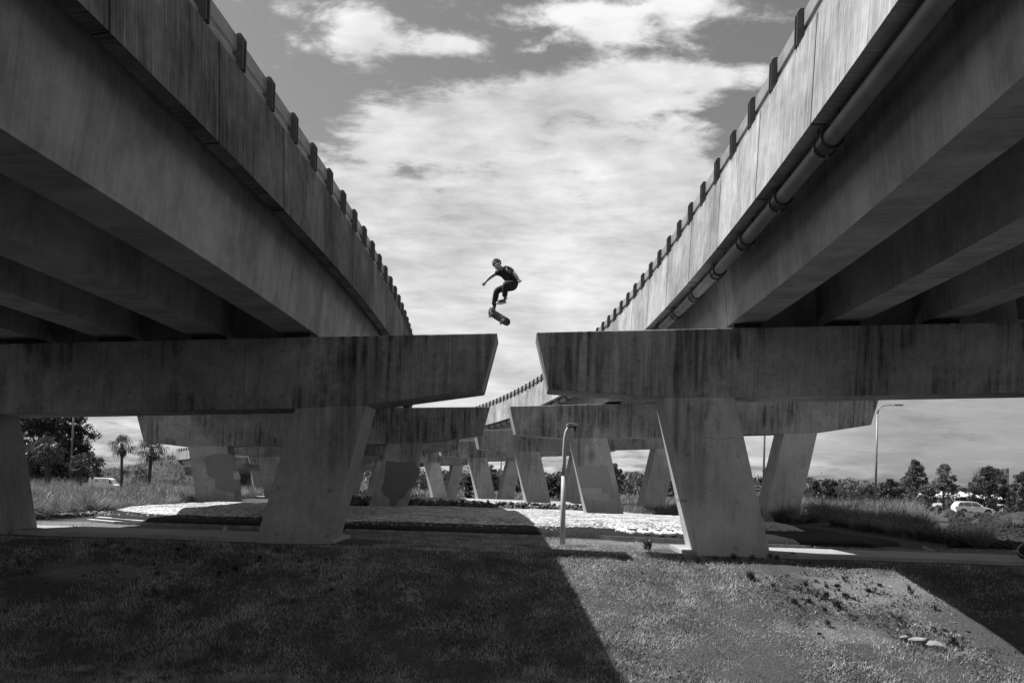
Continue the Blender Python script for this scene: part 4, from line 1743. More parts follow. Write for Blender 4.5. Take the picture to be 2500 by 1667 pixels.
# shaded long grass under the right deck between the second and third piers
n_ = 90
xx = RNG.uniform(6.2, 12.5, n_)
yy = RNG.uniform(42.2, 47.0, n_)
B_ = 60
X_ = np.repeat(xx, B_) + RNG.normal(0, .25, n_ * B_)
Y_ = np.repeat(yy, B_) + RNG.normal(0, .25, n_ * B_)
ribbons('shaded_long_grass', np.stack([X_, Y_, ground_z(X_, Y_)], -1), RNG.uniform(.4, .9, n_ * B_), np.full(n_ * B_, .03), RNG.uniform(.1, .9, n_ * B_), RNG.uniform(0, 6.28, n_ * B_), M_TUSS, segs=3, kind='stuff')


# countable tussocks of arching grass along both edges of the corridor
def tussock_mesh(seed, blades=420, h=1.15):
    r = np.random.default_rng(seed)
    az = r.uniform(0, 6.283, blades)
    rad = r.random(blades) ** .6 * .28
    pts_ = np.stack([np.cos(az) * rad, np.sin(az) * rad, np.full(blades, -.05)], -1)
    lean = .12 + .95 * (rad / .28) * r.uniform(.5, 1.15, blades)
    H_ = h * r.uniform(.7, 1.12, blades)
    o = ribbons('tussock', pts_, H_, np.full(blades, .017), lean, az + r.normal(0, .35, blades), M_TUSS, segs=4, droop=1.1)
    me = o.data
    bpy.data.objects.remove(o)
    return me


TM = [tussock_mesh(i) for i in range(4)]
tr = random.Random(3)


def tussock(x, y, sc, label, group, i):
    o = bpy.data.objects.new('grass_tussock', TM[i % 4])
    COL.objects.link(o)
    o.location = (x, y, gz(x, y))
    o.rotation_euler = (0, 0, tr.uniform(0, 6.28))
    o.scale = (sc * 1.15, sc * 1.15, sc)
    tag(o, label, 'grass tussock', group)


i = 0
for y in np.arange(25.3, 36, 1.05):
    x = 14.55 - (y - 25) * .03 + tr.uniform(-.15, .15)
    if x / y > .59:
        continue
    tussock(x, y, tr.uniform(.62, .85), 'dark shaded tussock in the front row along the path right of the piers', 'front row of shaded tussocks on the right', i)
    i += 1
for y in np.arange(27.5, 43, 1.15):
    for dx_ in (1.3, 2.7):
        x = 14.6 - (y - 25) * .02 + dx_ + tr.uniform(-.3, .3)
        if x / y > .505:
            continue
        tussock(x, y + tr.uniform(-.3, .3), tr.uniform(.9, 1.15), 'sunlit arching tussock in the rows behind the shaded front row on the right', 'sunlit tussocks behind the front row', i)
        i += 1
for y in np.arange(24.9, 39, 1.0):
    x = -15.0 + tr.uniform(-.25, .15)
    if -x / y > .60:
        continue
    tussock(x, y, tr.uniform(.6, .95), 'arching tussock along the front edge of the tall grass field on the left', 'tussocks edging the left grass field', i)
    i += 1
for (x, y, sc) in ((13.0, 39.3, .95), (13.6, 40.4, 1.1), (12.5, 41.0, .95), (14.1, 38.4, .9), (13.3, 37.8, .7)):
    tussock(x, y, sc, 'black looking tussock in full shade right beside the second right pier leg', 'tussocks in shade by the second right pier', i)
    i += 1
for (px, py, D, sc) in ((2470, 1300, 36, .75), (2492, 1290, 38, .8), (2385, 1330, 26.5, .75), (2402, 1318, 28, .6)):
    c = at(px, py, D)
    tussock(c.x, c.y, sc, 'lone tussock growing out of the rubble bank on the right', 'tussocks on the rubble bank', i)
    i += 1


# weeds on the near slope
def weed_mesh(seed, n=34, h=.22):
    r = np.random.default_rng(seed)
    az = r.uniform(0, 6.283, n)
    rad = r.random(n) * .07
    pts_ = np.stack([np.cos(az) * rad, np.sin(az) * rad, r.random(n) * h * .5], -1)
    o = ribbons('weed', pts_, h * r.uniform(.4, 1.0, n), r.uniform(.02, .045, n), r.uniform(.3, 1.2, n), az, M_WEED, segs=3, droop=.8)
    me = o.data
    bpy.data.objects.remove(o)
    return me


WM = [weed_mesh(i, n, h) for i, (n, h) in enumerate(((34, .22), (22, .14), (50, .18), (18, .30), (60, .12)))]


def unproj_ground(px, py):
    D = 12.0
    for _ in range(400):
        p = at(px, py, D)
        if p.z <= gz(p.x, p.y):
            return p
        D += .05
    return p


def weed(px, py, sc, label, group=None, i=0):
    p = unproj_ground(px, py)
    o = bpy.data.objects.new('weed', WM[i % 5])
    COL.objects.link(o)
    o.location = (p.x, p.y, gz(p.x, p.y) - .01)
    o.rotation_euler = (0, 0, tr.uniform(0, 6.28))
    o.scale = (sc, sc, sc)
    tag(o, label, 'weed', group)


weed(1582, 1345, 1.5, 'dark spiky weed standing left of the right pier leg', None, 0)
weed(183, 1297, 1.2, 'small dark weed in the sunlit track at far left', None, 1)
weed(1832, 1412, 1.1, 'tall weed at the top left of the weedy patch on the slope', None, 2)
weed(1965, 1440, 1.0, 'upright weed with a dark base on the bare slope', None, 3)
weed(2120, 1445, .8, 'lone low weed in the middle of the bare ground', None, 4)
for q in range(64):
    t = tr.random()
    px = 1870 + 470 * t + tr.gauss(0, 45)
    py = 1415 + 150 * t + tr.gauss(0, 30)
    weed(px, py, tr.choice((.3, .4, .5, .6, .9)) * tr.uniform(.8, 1.2), 'low dark weed in the weedy band crossing the sunlit slope', 'weeds in the band across the sunlit slope', q)
for (px, py) in ((1700, 1372), (1745, 1372), (1790, 1368), (1835, 1370), (1880, 1365), (1895, 1368), (1935, 1362)):
    weed(px, py, .8, 'dark weed at the foot of the nearest right pier leg', 'weeds at the foot of the right pier', int(px))
for q in range(26):
    weed(tr.uniform(20, 900), tr.uniform(1335, 1480), tr.uniform(.5, .9), 'weed in deep shade on the left slope', 'weeds in the shade on the left', q)

pb = MB()
for q in range(900):
    x, y = 7.2 + tr.gauss(0, 1.9), 16.8 + tr.gauss(0, 1.2)
    if y > 18.8 or x / y > .68:
        continue
    c = Vector((x, y, gz(x, y) + .055 * 0 + .0))
    r_ = tr.uniform(.012, .04)
    a = [c + Vector((tr.uniform(-1, 1), tr.uniform(-1, 1), tr.uniform(-.2, 1))) * r_ for _ in range(4)]
    pb.add(a, [(0, 1, 2), (0, 2, 3), (0, 3, 1), (1, 3, 2)])
pb.build('scattered_pebbles', M_ROCKL, kind='stuff')
M_SLATE = plain('pale_stone', .24, .9, 0, .2, 4, .2, .4)
for (px, py, r_, sc_, lab) in ((2206, 1561, .10, (1, .8, .5), 'small round pale stone at the edge of the weeds'),
                               (2243, 1569, .20, (1.3, .8, .35), 'middle flat pale stone in the grass'),
                               (2282, 1579, .20, (1.1, .8, .35), 'right flat pale stone in the grass')):
    p = unproj_ground(px, py)
    rock('stone', (p.x, p.y, gz(p.x, p.y) + .03), r_, int(px), M_SLATE, sc_, label=lab)['category'] = 'stone'


# ------------------------------------------------------------------ trees
def crown_mesh(name, shape, H, W, seed, ncl, leaves, leaf, mat, parent, zlow=.12, crad=.16, aspect=1.6):
    r = np.random.default_rng(seed)
    t = r.random(ncl) ** .85
    zz = zlow * H + (1 - zlow) * H * t
    prof = shape(t)
    a = r.uniform(0, 6.283, ncl)
    rr = W * .5 * prof * (r.random(ncl) ** .45)
    lump = .78 + .44 * vnoise(a * 2, zz / H * 6, 1.0, seed)
    rr = rr * lump
    C = np.stack([np.cos(a) * rr, np.sin(a) * rr, zz], -1)
    cr = crad * W * r.uniform(.5, 1.15, ncl)
    m = ncl * leaves
    d = r.normal(size=(m, 3))
    d /= np.linalg.norm(d, axis=1)[:, None]
    Pp = np.repeat(C, leaves, 0) + d * (np.repeat(cr, leaves) * r.random(m) ** .4)[:, None] * np.array([1, 1, .75])
    u = r.normal(size=(m, 3)); u /= np.linalg.norm(u, axis=1)[:, None]
    v = np.cross(u, r.normal(size=(m, 3))); v /= np.linalg.norm(v, axis=1)[:, None]
    sz = leaf * r.uniform(.6, 1.3, m)
    A = Pp - u * (sz * .5 * aspect)[:, None]
    B = Pp + v * (sz * .35)[:, None]
    Cc = Pp + u * (sz * .5 * aspect)[:, None]
    Dd = Pp - v * (sz * .35)[:, None]
    V = np.stack([A, B, Cc, Dd], 1).reshape(-1, 3)
    F = np.arange(m * 4).reshape(-1, 4)
    o = np_mesh(name, V, F, mat, parent=parent, quads=True)
    return o, C


def round_(t):
    return np.sqrt(np.clip(1 - (2 * t - 1) ** 2, 0.02, 1))


def cone_(t):
    return np.clip(1.05 - t, .08, 1) ** .75 * np.clip(t * 6 + .35, 0, 1)


def egg_(t):
    return np.sqrt(np.clip(1 - (1.6 * t - .6) ** 2, .02, 1)) * np.clip(t * 5 + .4, 0, 1)


def tree(px, pyt, pyb, wpx, D, label, shape=egg_, mat=None, ncl=90, leaves=42, leaf=.24, seed=1, group=None, zlow=.08, name='tree', cat='tree', crad=.15, trunk=True, up=0):
    mat = mat or M_LEAF
    b = at(px, pyb, D)
    t = at(px, pyt, D)
    g = gz(b.x, b.y)
    zb = max(g, b.z - 1.0) if up else g
    H = t.z - g
    W = wpx / FPX * D
    root = empty(name, (b.x, b.y, g), label=label, cat=cat, group=group)
    cr, C = crown_mesh('crown', shape, H, W, seed, ncl, leaves, leaf, mat, root, zlow=zlow, crad=crad)
    if trunk:
        mb = MB()
        rr = random.Random(seed)
        mid = Vector((rr.uniform(-.2, .2), rr.uniform(-.2, .2), H * .45))
        mb.tube([(0, 0, -.3), mid, (mid.x * 1.4, mid.y * 1.4, H * .85)], [.05 * W ** .6 + .05, .04 * W ** .6 + .03, .02], 8)
        for k in range(9):
            c = C[rr.randrange(len(C))]
            z0 = max(.15 * H, c[2] * .55)
            mb.tube([(mid.x * z0 / H * 2, mid.y * z0 / H * 2, z0), (c[0] * .5, c[1] * .5, (z0 + c[2]) * .5 + .1), (c[0], c[1], c[2])], [.05, .035, .012], 5)
        mb.build('trunk', M_BARK, root)
    return root


tree(2232, 1124, 1236, 100, 100, 'pointed feathery tree left of the pair beyond the tall grass on the right', cone_, ncl=170, seed=3, leaf=.125, crad=.085, leaves=100)
tree(2303, 1133, 1236, 96, 104, 'airy tree with see-through crown just left of the white car', cone_, ncl=120, seed=4, leaf=.125, crad=.08, leaves=90)
tree(2416, 1143, 1236, 104, 118, 'dense dark rounded tree right behind the white car', egg_, mat=M_LEAFD, ncl=260, seed=5, leaf=.15, leaves=90, crad=.10)
tree(2505, 1152, 1236, 84, 110, 'dark tree cut off by the right edge of the picture', egg_, mat=M_LEAFD, ncl=200, seed=6, leaf=.15, leaves=80, crad=.11)
tree(2174, 1172, 1226, 54, 88, 'bushy dark shrub between the tall street lamp and the pointed tree', round_, mat=M_LEAFD, ncl=90, seed=7, leaf=.18, name='shrub', cat='shrub')
tree(2024, 1174, 1228, 52, 74, 'round dark bush by the give way sign', round_, mat=M_LEAFD, ncl=90, seed=8, leaf=.16, name='shrub', cat='shrub')
tree(1992, 1176, 1212, 28, 110, 'small bright spiky bush left of the round dark bush', round_, mat=M_PALM, ncl=40, seed=9, leaf=.3, name='shrub', cat='shrub')
tree(2265, 1185, 1232, 50, 95, 'low scrub between the two tall thin trees', round_, ncl=60, seed=10, leaf=.2, name='shrub', cat='shrub')
tree(2352, 1214, 1236, 28, 112, 'small dark shrub between the airy tree and the dense tree', round_, mat=M_LEAFD, ncl=40, seed=12, leaf=.2, name='shrub', cat='shrub')
tree(1880, 1140, 1200, 50, 92, 'tree behind the pale pole between the right piers', round_, mat=M_LEAFD, ncl=90, seed=13, leaf=.22)
tree(1497, 1135, 1196, 46, 150, 'taller gum tree left of the far tree line gap beside the second right pier', round_, ncl=80, seed=14, leaf=.32, crad=.14)
tree(1350, 1165, 1215, 60, 130, 'rounded bush behind the near lamp post', round_, mat=M_LEAFD, ncl=90, seed=15, leaf=.25, name='shrub', cat='shrub')
tree(1145, 1163, 1198, 26, 125, 'dark shrub beside a thin far pier leg', round_, mat=M_LEAFD, ncl=50, seed=16, leaf=.22, name='shrub', cat='shrub')
tree(1200, 1138, 1190, 30, 150, 'thin tall gum tree left of the distant pole', round_, ncl=60, seed=17, leaf=.3, crad=.14)
tree(1238, 1150, 1192, 36, 150, 'gum tree right of the distant pole', round_, ncl=60, seed=18, leaf=.3, crad=.14)
tree(90, 930, 1180, 250, 68, 'huge dark casuarina tree filling the left opening under the crosshead', egg_, mat=M_LEAFD, ncl=460, leaves=110, leaf=.13, seed=19, crad=.08)
tree(20, 950, 1180, 140, 72, 'second dark tree merging with the huge one at the left edge', egg_, mat=M_LEAFD, ncl=220, leaves=90, leaf=.13, seed=20, crad=.09)
tree(165, 1010, 1180, 90, 66, 'lower dark tree right of the huge casuarina', egg_, mat=M_LEAFD, ncl=170, leaves=90, leaf=.13, seed=25, crad=.10)
tree(217, 1105, 1160, 62, 140, 'round grey bush on the skyline beside the leaning pole', round_, ncl=90, seed=21, leaf=.3, name='shrub', cat='shrub')
for k, (px, D) in enumerate(((262, 140), (300, 150), (345, 140), (380, 150), (405, 138), (430, 128), (455, 120), (250, 120), (330, 120), (360, 128))):
    c = at(px, 1150, D)
    g = gz(c.x, c.y)
    root = empty('shrub', (c.x, c.y, g), label='low grey shrub on the grass bank behind the palms', cat='shrub', group='shrubs on the embankment')
    crown_mesh('crown', round_, .9 + .35 * (k % 3), 3.0, 40 + k, 26, 30, .2, M_LEAF, root, crad=.2, zlow=-.1)


# the far wood: reads as one band, built as many crowns in one object
def wood(name, specs, mat):
    V, F, off = [], [], 0
    for (x, y, H, W, seed) in specs:
        r = np.random.default_rng(seed)
        ncl, leaves = 26, 26
        t = r.random(ncl)
        prof = round_(t * .92 + .04)
        a = r.uniform(0, 6.283, ncl)
        rr = W * .5 * prof * r.random(ncl) ** .4
        C = np.stack([np.cos(a) * rr, np.sin(a) * rr, H * (.05 + .9 * t)], -1)
        m = ncl * leaves
        d = r.normal(size=(m, 3)); d /= np.linalg.norm(d, axis=1)[:, None]
        Pp = np.repeat(C, leaves, 0) + d * (W * .17 * r.random(m) ** .4)[:, None] + np.array([x, y, gz(x, y)])
        u = r.normal(size=(m, 3)); u /= np.linalg.norm(u, axis=1)[:, None]
        v = np.cross(u, r.normal(size=(m, 3))); v /= np.linalg.norm(v, axis=1)[:, None]
        sz = .62 * r.uniform(.6, 1.3, m)
        Q = np.stack([Pp - u * sz[:, None] * .6, Pp + v * sz[:, None] * .4, Pp + u * sz[:, None] * .6, Pp - v * sz[:, None] * .4], 1).reshape(-1, 3)
        V.append(Q)
        F.append(np.arange(m * 4).reshape(-1, 4) + off)
        off += m * 4
    np_mesh(name, np.concatenate(V), np.concatenate(F), mat, quads=True, kind='stuff')


wr = random.Random(9)
specs = []
for k in range(150):
    az = -.20 + .84 * k / 150
    D = wr.uniform(200, 250)
    # skyline height seen in the photograph, by bearing
    sky = np.interp(az, [-.20, -.10, 0, .13, .20, .34, .40, .50, .64], [15, 20, 20, 26, 26, 28, 26, 16, 14]) * wr.uniform(.72, 1.12)
    H = EYE + sky * D / FPX - gz(az * D, D)
    specs.append((az * D, D, H, wr.uniform(7, 11), 1000 + k))
wood('far_wood', specs, M_WOOD)


# ------------------------------------------------------------------ fan palms
def palm(px, pyt, pytr, pyb, wpx, D, label, seed, nf=34, thick=.13, lean=0):
    r = random.Random(seed)
    b = at(px, pyb, D)
    g = gz(b.x, b.y)
    top = at(px + lean, pytr, D)
    ctr = top.z + (at(px, pyt, D).z - top.z) * .42
    Rr = wpx / FPX * D * .5
    root = empty('fan_palm', (b.x, b.y, g), label=label, cat='palm tree')
    o = Vector((b.x, b.y, g))
    tp = Vector((top.x, top.y, ctr)) - o
    MB().tube([(0, 0, -.3), (tp.x * .4, 0, tp.z * .4), (tp.x * .85, 0, tp.z * .85), tp], [thick * 1.15, thick, thick * .95, thick * 1.2], 10).build('trunk', M_BARK, root)
    mb = MB()
    for k in range(nf):
        az = k * 2.39996 + r.uniform(-.2, .2)
        el = math.radians(80 - 120 * (k / nf) ** .8 + r.uniform(-12, 12))
        d = Vector((math.cos(az) * math.cos(el), math.sin(az) * math.cos(el), math.sin(el)))
        pl = Rr * .58 * r.uniform(.65, 1.2)
        hub = tp + d * pl + Vector((0, 0, -.12 * pl))
        mb.tube([tp, tp + d * pl * .5 + Vector((0, 0, .03)), hub], [.025, .02, .012], 4)
        side = d.cross(Vector((0, 0, 1)))
        side = side.normalized() if side.length > .1 else Vector((1, 0, 0))
        upv = side.cross(d).normalized()
        fl = Rr * .62 * r.uniform(.85, 1.15)
        ns = 11
        for j in range(ns):
            a = math.radians(-105 + 210 * j / (ns - 1)) + r.uniform(-.05, .05)
            dr = (d * math.cos(a) + side * math.sin(a)).normalized()
            w = dr.cross(upv).normalized() * (.035 * Rr / 1.8)
            L1, L2 = fl * .55, fl * r.uniform(.85, 1.0)
            dz1, dz2 = -.03 * fl, -(.22 + .5 * r.random()) * fl
            p0, p1 = hub, hub + dr * L1 + Vector((0, 0, dz1)) + upv * .05 * fl
            p2 = hub + dr * L2 * .85 + Vector((0, 0, dz2))
            mb.add([p0 - w * .4, p0 + w * .4, p1 + w * 1.2, p1 - w * 1.2, p2], [(0, 1, 2, 3), (3, 2, 4)])
    mb.build('crown', M_PALM, root)
    # skirt of dead leaves
    sk = MB()
    for k in range(26):
        az = r.uniform(0, 6.28)
        d = Vector((math.cos(az), math.sin(az), 0))
        z0 = tp.z - r.uniform(.0, .25) * Rr
        p0 = Vector((tp.x, tp.y, z0)) + d * thick
        p1 = p0 + d * Rr * .18 + Vector((0, 0, -.25 * Rr))
        p2 = p0 + d * Rr * .20 + Vector((0, 0, -.60 * Rr * r.uniform(.7, 1.1)))
        w = Vector((-d.y, d.x, 0)) * .06 * Rr
        sk.add([p0 - w * .5, p0 + w * .5, p1 + w, p1 - w, p2], [(0, 1, 2, 3), (3, 2, 4)])
    sk.build('dead_frond_skirt', M_LEAFD, root)


palm(297, 1058, 1112, 1180, 72, 92, 'slender fan palm with an open crown against the sky', 1, nf=24, thick=.15)
palm(362, 1068, 1118, 1180, 78, 86, 'thicker leaning fan palm beside the pier tip', 2, nf=32, thick=.18, lean=8)
palm(46, 1052, 1100, 1180, 66, 56, 'fan palm at the left edge of the palm clump', 3, nf=28, thick=.16)
palm(72, 1085, 1125, 1182, 70, 54, 'second fan palm from the left in the clump', 5, nf=28, thick=.16)
palm(117, 1070, 1118, 1182, 84, 54, 'big bushy fan palm in the middle of the clump', 6, nf=38, thick=.18)
palm(194, 1118, 1140, 1180, 62, 56, 'short fan palm in front of the leaning pole', 7, nf=26, thick=.16)


# ------------------------------------------------------------------ the skater
SD = 20.3


def zp(zx, zy, dy=0.0):
    return at(1120 + zx / 7.125, 600 + zy / 7.127, SD + dy)


def skin(name, nodes, edges, mat, parent, root='', sub=2, **kw):
    me = bpy.data.meshes.new(name)
    keys = list(nodes)
    idx = {k: i for i, k in enumerate(keys)}
    me.from_pydata([tuple(nodes[k][0]) for k in keys], [(idx[a], idx[b]) for a, b in edges], [])
    me.materials.append(mat)
    o = bpy.data.objects.new(name, me)
    COL.objects.link(o)
    sk = o.modifiers.new('skin', 'SKIN')
    if not me.skin_vertices:
        bm = bmesh.new()
        bm.from_mesh(me)
        bm.verts.layers.skin.verify()
        bm.to_mesh(me)
        bm.free()
    for i, k in enumerate(keys):
        r_ = nodes[k][1]
        sv = me.skin_vertices[0].data[i]
        sv.radius = r_ if isinstance(r_, tuple) else (r_, r_)
        sv.use_root = (k == (root or keys[0]))
    sk.use_smooth_shade = True
    sb = o.modifiers.new('sub', 'SUBSURF')
    sb.levels = sub
    sb.render_levels = sub
    if parent:
        o.parent = parent
        o.matrix_parent_inverse = Matrix.Translation(-Vector(parent.location))
    tag(o, **kw)
    return o


M_SKIN = plain('skin', .34, .5)
M_TEE = plain('black_tshirt', .028, .85, 0, .3, 12)
M_JEAN = plain('black_jeans', .016, .85, 0, .3, 14)
M_HAIR = plain('curly_hair', .07, .6, 0, .6, 40, .5, .8)
M_SHOE = plain('dark_canvas_shoe', .03, .8)
M_SOLE = plain('white_sole', .65, .7)

pel = zp(970, 668)
sk_root = empty('person', pel, label='skater in dark t-shirt and jeans in mid-air over the gap, arms out', cat='person')
bn = {
    'pelvis': (pel, .105), 'spine': (zp(925, 580, -.01), .10), 'chest': (zp(855, 480, -.03), .12), 'neck0': (zp(785, 420, -.05), .054),
    'neck1': (zp(742, 390, -.07), .060), 'jaw': (zp(700, 385, -.11), .074), 'skull': (zp(672, 338, -.09), .092), 'crown': (zp(652, 305, -.06), .082),
    'shR': (zp(885, 425, -.19), .060), 'elR': (zp(968, 490, -.27), .052), 'foR': (zp(1003, 533, -.30), .048), 'wrR': (zp(1030, 580, -.33), .034), 'paR': (zp(1048, 600, -.345), .034),
    'shL': (zp(715, 445, .12), .055), 'elL': (zp(588, 520, .19), .048), 'foL': (zp(535, 560, .20), .045), 'wrL': (zp(482, 612, .19), .032), 'paL': (zp(452, 645, .18), .034),
    'hipR': (zp(985, 690, -.10), .09), 'knR': (zp(805, 655, -.36), .062), 'shR2': (zp(803, 770, -.28), .056), 'anR': (zp(805, 915, -.20), .038), 'heR': (zp(812, 945, -.18), .035), 'baR': (zp(720, 975, -.24), .034), 'toR': (zp(672, 985, -.27), .026),
    'hipL': (zp(930, 705, .10), .09), 'knL': (zp(655, 775, .04), .062), 'shL2': (zp(632, 900, .06), .055), 'anL': (zp(612, 1060, .10), .038), 'heL': (zp(618, 1085, .12), .035), 'baL': (zp(590, 1105, .04), .034), 'toL': (zp(575, 1120, -.01), .026),
}
be = [('pelvis', 'spine'), ('spine', 'chest'), ('chest', 'neck0'), ('neck0', 'neck1'), ('neck1', 'jaw'), ('jaw', 'skull'), ('skull', 'crown'),
      ('chest', 'shR'), ('shR', 'elR'), ('elR', 'foR'), ('foR', 'wrR'), ('wrR', 'paR'), ('chest', 'shL'), ('shL', 'elL'), ('elL', 'foL'), ('foL', 'wrL'), ('wrL', 'paL'),
      ('pelvis', 'hipR'), ('hipR', 'knR'), ('knR', 'shR2'), ('shR2', 'anR'), ('anR', 'heR'), ('heR', 'baR'), ('baR', 'toR'),
      ('pelvis', 'hipL'), ('hipL', 'knL'), ('knL', 'shL2'), ('shL2', 'anL'), ('anL', 'heL'), ('heL', 'baL'), ('baL', 'toL')]
body = skin('body', bn, be, M_SKIN, sk_root, 'pelvis')


def hand(parent, wr, pa, sgn, name='hand'):
    """loosely closed hand: four unequal curled fingers and a thumb from the side of the palm"""
    d = (pa - wr).normalized()
    s = d.cross(Vector((0, 1, 0))).normalized() * sgn
    nrm = d.cross(s).normalized()
    nodes = {'w': (pa - d * .02, .026), 'p': (pa + d * .025, (.030, .022))}
    edges = [('w', 'p')]
    for k, (o_, L_) in enumerate(((-.030, .85), (-.010, 1.0), (.010, .95), (.030, .75))):
        b0 = pa + d * .045 + s * o_
        c1 = b0 + d * .030 * L_ + nrm * .012
        c2 = c1 + nrm * .026 * L_ - d * .002
        c3 = c2 - d * .022 * L_ + nrm * .004
        nm = 'f%d' % k
        nodes[nm + 'a'] = (b0, .0105)
        nodes[nm + 'b'] = (c1, .0098)
        nodes[nm + 'c'] = (c2, .0092)
        nodes[nm + 'd'] = (c3, .0080)
        edges += [('p', nm + 'a'), (nm + 'a', nm + 'b'), (nm + 'b', nm + 'c'), (nm + 'c', nm + 'd')]
    t0 = pa + s * -.030
    nodes['ta'] = (t0 + nrm * .012, .013)
    nodes['tb'] = (t0 + d * .028 + nrm * .03 - s * .006, .0115)
    nodes['tc'] = (t0 + d * .045 + nrm * .038 + s * .012, .010)
    edges += [('p', 'ta'), ('ta', 'tb'), ('tb', 'tc')]
    return skin(name, nodes, edges, M_SKIN, parent, 'w', 1)


for o_ in (hand(sk_root, bn['wrR'][0], bn['paR'][0], 1), hand(sk_root, bn['wrL'][0], bn['paL'][0], -1)):
    pass
# face: nose, ears, eyes, mouth
skc = bn['skull'][0]
fdir = Vector((-.45, -.78, -.42)).normalized()
upd = (bn['crown'][0] - bn['jaw'][0]).normalized()
rd = fdir.cross(upd).normalized()
nb = MB()
nb.ball(skc + fdir * .092 - upd * .035, .017, 0, 0, 2, (.8, 1.2, 1.2))
nb.build('nose', M_SKIN, sk_root, smooth=True)
for s_ in (-1, 1):
    e_ = MB()
    e_.ball(skc + rd * .088 * s_ - upd * .03, .024, 0, .1, 2, (.7, .8, 1.2))
    e_.build('ear', M_SKIN, sk_root, smooth=True)
    e_ = MB()
    e_.ball(skc + fdir * .082 + rd * .030 * s_ - upd * .008, .009, 0, 0, 1)
    e_.build('eye', M_JEAN, sk_root, smooth=True)
mo = MB()
mo.tube([skc + fdir * .080 - upd * .068 - rd * .02, skc + fdir * .086 - upd * .070, skc + fdir * .080 - upd * .068 + rd * .02], [.003, .005, .003], 6)
mo.build('mouth', plain('lips', .2, .5), sk_root)
hr = MB()
r_h = random.Random(2)
hc_ = (bn['skull'][0] + bn['crown'][0]) / 2 + upd * .030 - fdir * .018
for k in range(170):
    d = Vector((r_h.gauss(0, 1), r_h.gauss(0, 1), r_h.gauss(0, 1))).normalized()
    if d.dot(fdir) > .35 and d.dot(upd) < .45:
        continue
    if d.dot(upd) < -.55:
        continue
    hr.ball(hc_ + Vector((d.x, d.y, d.z)) * .095, r_h.uniform(.020, .032), k, .3, 1)
hr.ball(hc_, .102, 3, .1, 3)
hr.build('hair', M_HAIR, sk_root, smooth=True)
for o in sk_root.children:
    if o.name.split('.')[0] in ('nose', 'ear', 'eye', 'mouth', 'hair'):
        o.matrix_parent_inverse = Matrix.Translation(-Vector(sk_root.location))
# t-shirt with short sleeves
tn = {'hem': (zp(968, 640), (.145, .135)), 'waist': (zp(925, 575, -.01), (.16, .15)), 'chest': (zp(862, 485, -.03), (.20, .185)), 'upper': (zp(820, 425, -.05), .145), 'collar': (zp(790, 403, -.055), .105), 'cend': (zp(764, 392, -.06), .078),
      'sR': (zp(885, 425, -.19), .092), 'sR2': (zp(950, 478, -.262), .082), 'sL': (zp(712, 445, .11), .085), 'sL2': (zp(622, 495, .165), .070)}
te = [('hem', 'waist'), ('waist', 'chest'), ('chest', 'upper'), ('upper', 'collar'), ('collar', 'cend'), ('chest', 'sR'), ('sR', 'sR2'), ('chest', 'sL'), ('sL', 'sL2')]
skin('tshirt', tn, te, M_TEE, sk_root, 'waist')
# jeans
jn = {'waist': (zp(972, 650), (.14, .13)), 'seat': (zp(992, 688, .0), .17),
      'hR': (zp(960, 685, -.14), .12), 'kR': (zp(808, 655, -.36), .092), 'cR': (zp(805, 775, -.28), .080), 'aR': (zp(800, 900, -.21), .066),
      'hL': (zp(905, 710, .09), .115), 'kL': (zp(662, 772, .04), .090), 'cL': (zp(637, 905, .06), .080), 'aL': (zp(612, 1050, .09), .068)}
je = [('waist', 'seat'), ('seat', 'hR'), ('hR', 'kR'), ('kR', 'cR'), ('cR', 'aR'), ('seat', 'hL'), ('hL', 'kL'), ('kL', 'cL'), ('cL', 'aL')]
skin('jeans', jn, je, M_JEAN, sk_root, 'seat')
for he, ba, to, nm in (('heR', 'baR', 'toR', 'R'), ('heL', 'baL', 'toL', 'L')):
    h_, b_, t_ = bn[he][0], bn[ba][0], bn[to][0]
    dn = Vector((0, 0, -1))
    sh = skin('shoe', {'an': (h_ + Vector((0, 0, .03)), .050), 'he': (h_ + Vector((.015, 0, -.012)), .054), 'ba': (b_, .054), 'to': (t_, .044)},
              [('an', 'he'), ('he', 'ba'), ('ba', 'to')], M_SHOE, sk_root, 'he')
    so_ = skin('sole', {'a': (h_ + Vector((.03, -.01, -.05)), .034), 'b': (b_ + Vector((.0, -.01, -.045)), .036), 'c': (t_ + Vector((-.035, -.015, -.012)), .038)},
               [('a', 'b'), ('b', 'c')], M_SOLE, sh, 'a')

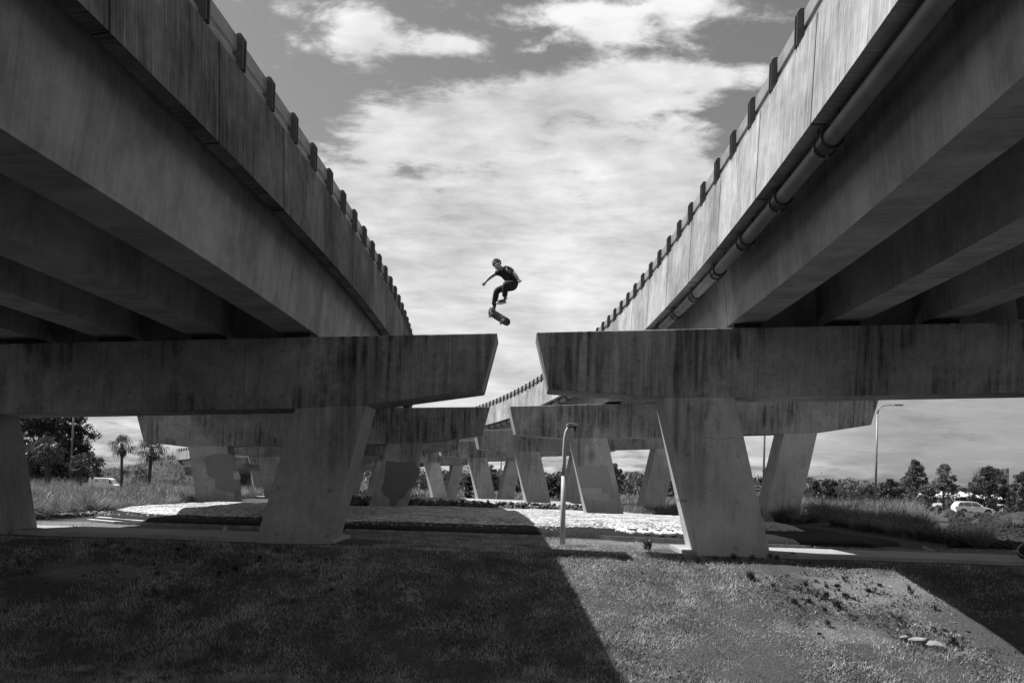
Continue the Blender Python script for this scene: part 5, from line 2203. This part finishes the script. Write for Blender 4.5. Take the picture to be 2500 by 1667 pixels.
# skateboard
bc = zp(675, 1232, -.12)
ax = (zp(862, 1345, -.34) - zp(488, 1112, .10)).normalized()
nn = Vector((-.12, -.80, -.40))
nn = (nn - ax * nn.dot(ax)).normalized()
ww = nn.cross(ax).normalized()
BM = Matrix((ax, ww, nn)).transposed().to_4x4()
BM.translation = bc
brd = empty('skateboard', bc, label='skateboard in mid-air under the skater, trucks and wheels towards us', cat='skateboard')
binv = Matrix.Translation(-bc)
dk = MB()
outl = []
nL = 40
top_, bot_ = [], []
L_, W_ = .80, .20
for i in range(nL + 1):
    t = -1 + 2 * i / nL
    x = t * L_ / 2
    hw = W_ / 2 * math.sqrt(max(0.0, 1 - max(0, (abs(t) - .76) / .24) ** 2.2))
    hw = max(hw, .004)
    kick = -max(0, abs(x) - .27) ** 1.5 * 1.1
    for j in range(7):
        v_ = -1 + j / 3
        y_ = v_ * hw
        conc = -.010 * v_ * v_
        top_.append((x, y_, kick + conc))
        bot_.append((x, y_, kick + conc - .011))
vs = [BM @ Vector(p) for p in top_ + bot_]
fs = []
n7 = 7
off_ = len(top_)
for i in range(nL):
    for j in range(6):
        a = i * n7 + j
        fs.append((a, a + 1, a + n7 + 1, a + n7))
        fs.append((off_ + a, off_ + a + n7, off_ + a + n7 + 1, off_ + a + 1))
    fs.append((i * n7, (i + 1) * n7, off_ + (i + 1) * n7, off_ + i * n7))
    fs.append((i * n7 + 6, off_ + i * n7 + 6, off_ + (i + 1) * n7 + 6, (i + 1) * n7 + 6))
fs.append(tuple(list(range(7)) + [off_ + q for q in range(6, -1, -1)]))
fs.append(tuple([nL * n7 + q for q in range(6, -1, -1)] + [off_ + nL * n7 + q for q in range(7)]))
dk.add(vs, fs)
o = dk.build('deck', plain('scratched_deck', .04, .5, 0, .7, 16), brd)
o.data.transform(binv)
M_TRUCK = plain('truck_metal', .55, .35, .7)
M_WHEEL = plain('dark_wheel', .10, .5)
for sx in (-.21, .21):
    t = MB()
    t.box(sx - .045, sx + .045, -.028, .028, .0, .012, BM)
    t.prism([(sx - .03, .01), (sx + .03, .01), (sx + .012, .045), (sx - .012, .045)], -.018, .018, BM)
    t.tube([BM @ Vector((sx, -.055, .048)), BM @ Vector((sx, .055, .048))], .013, 8)
    t.tube([BM @ Vector((sx, -.108, .048)), BM @ Vector((sx, .108, .048))], .0045, 6)
    tk = t.build('truck', M_TRUCK, brd)
    tk.data.transform(binv)
    for s_ in (-1, 1):
        w_ = MB()
        w_.tube([BM @ Vector((sx, s_ * .070, .048)), BM @ Vector((sx, s_ * .078, .048)), BM @ Vector((sx, s_ * .100, .048)), BM @ Vector((sx, s_ * .106, .048))], [.026, .031, .031, .026], 16)
        q = w_.build('wheel', M_WHEEL, brd, smooth=False)
        q.data.transform(binv)
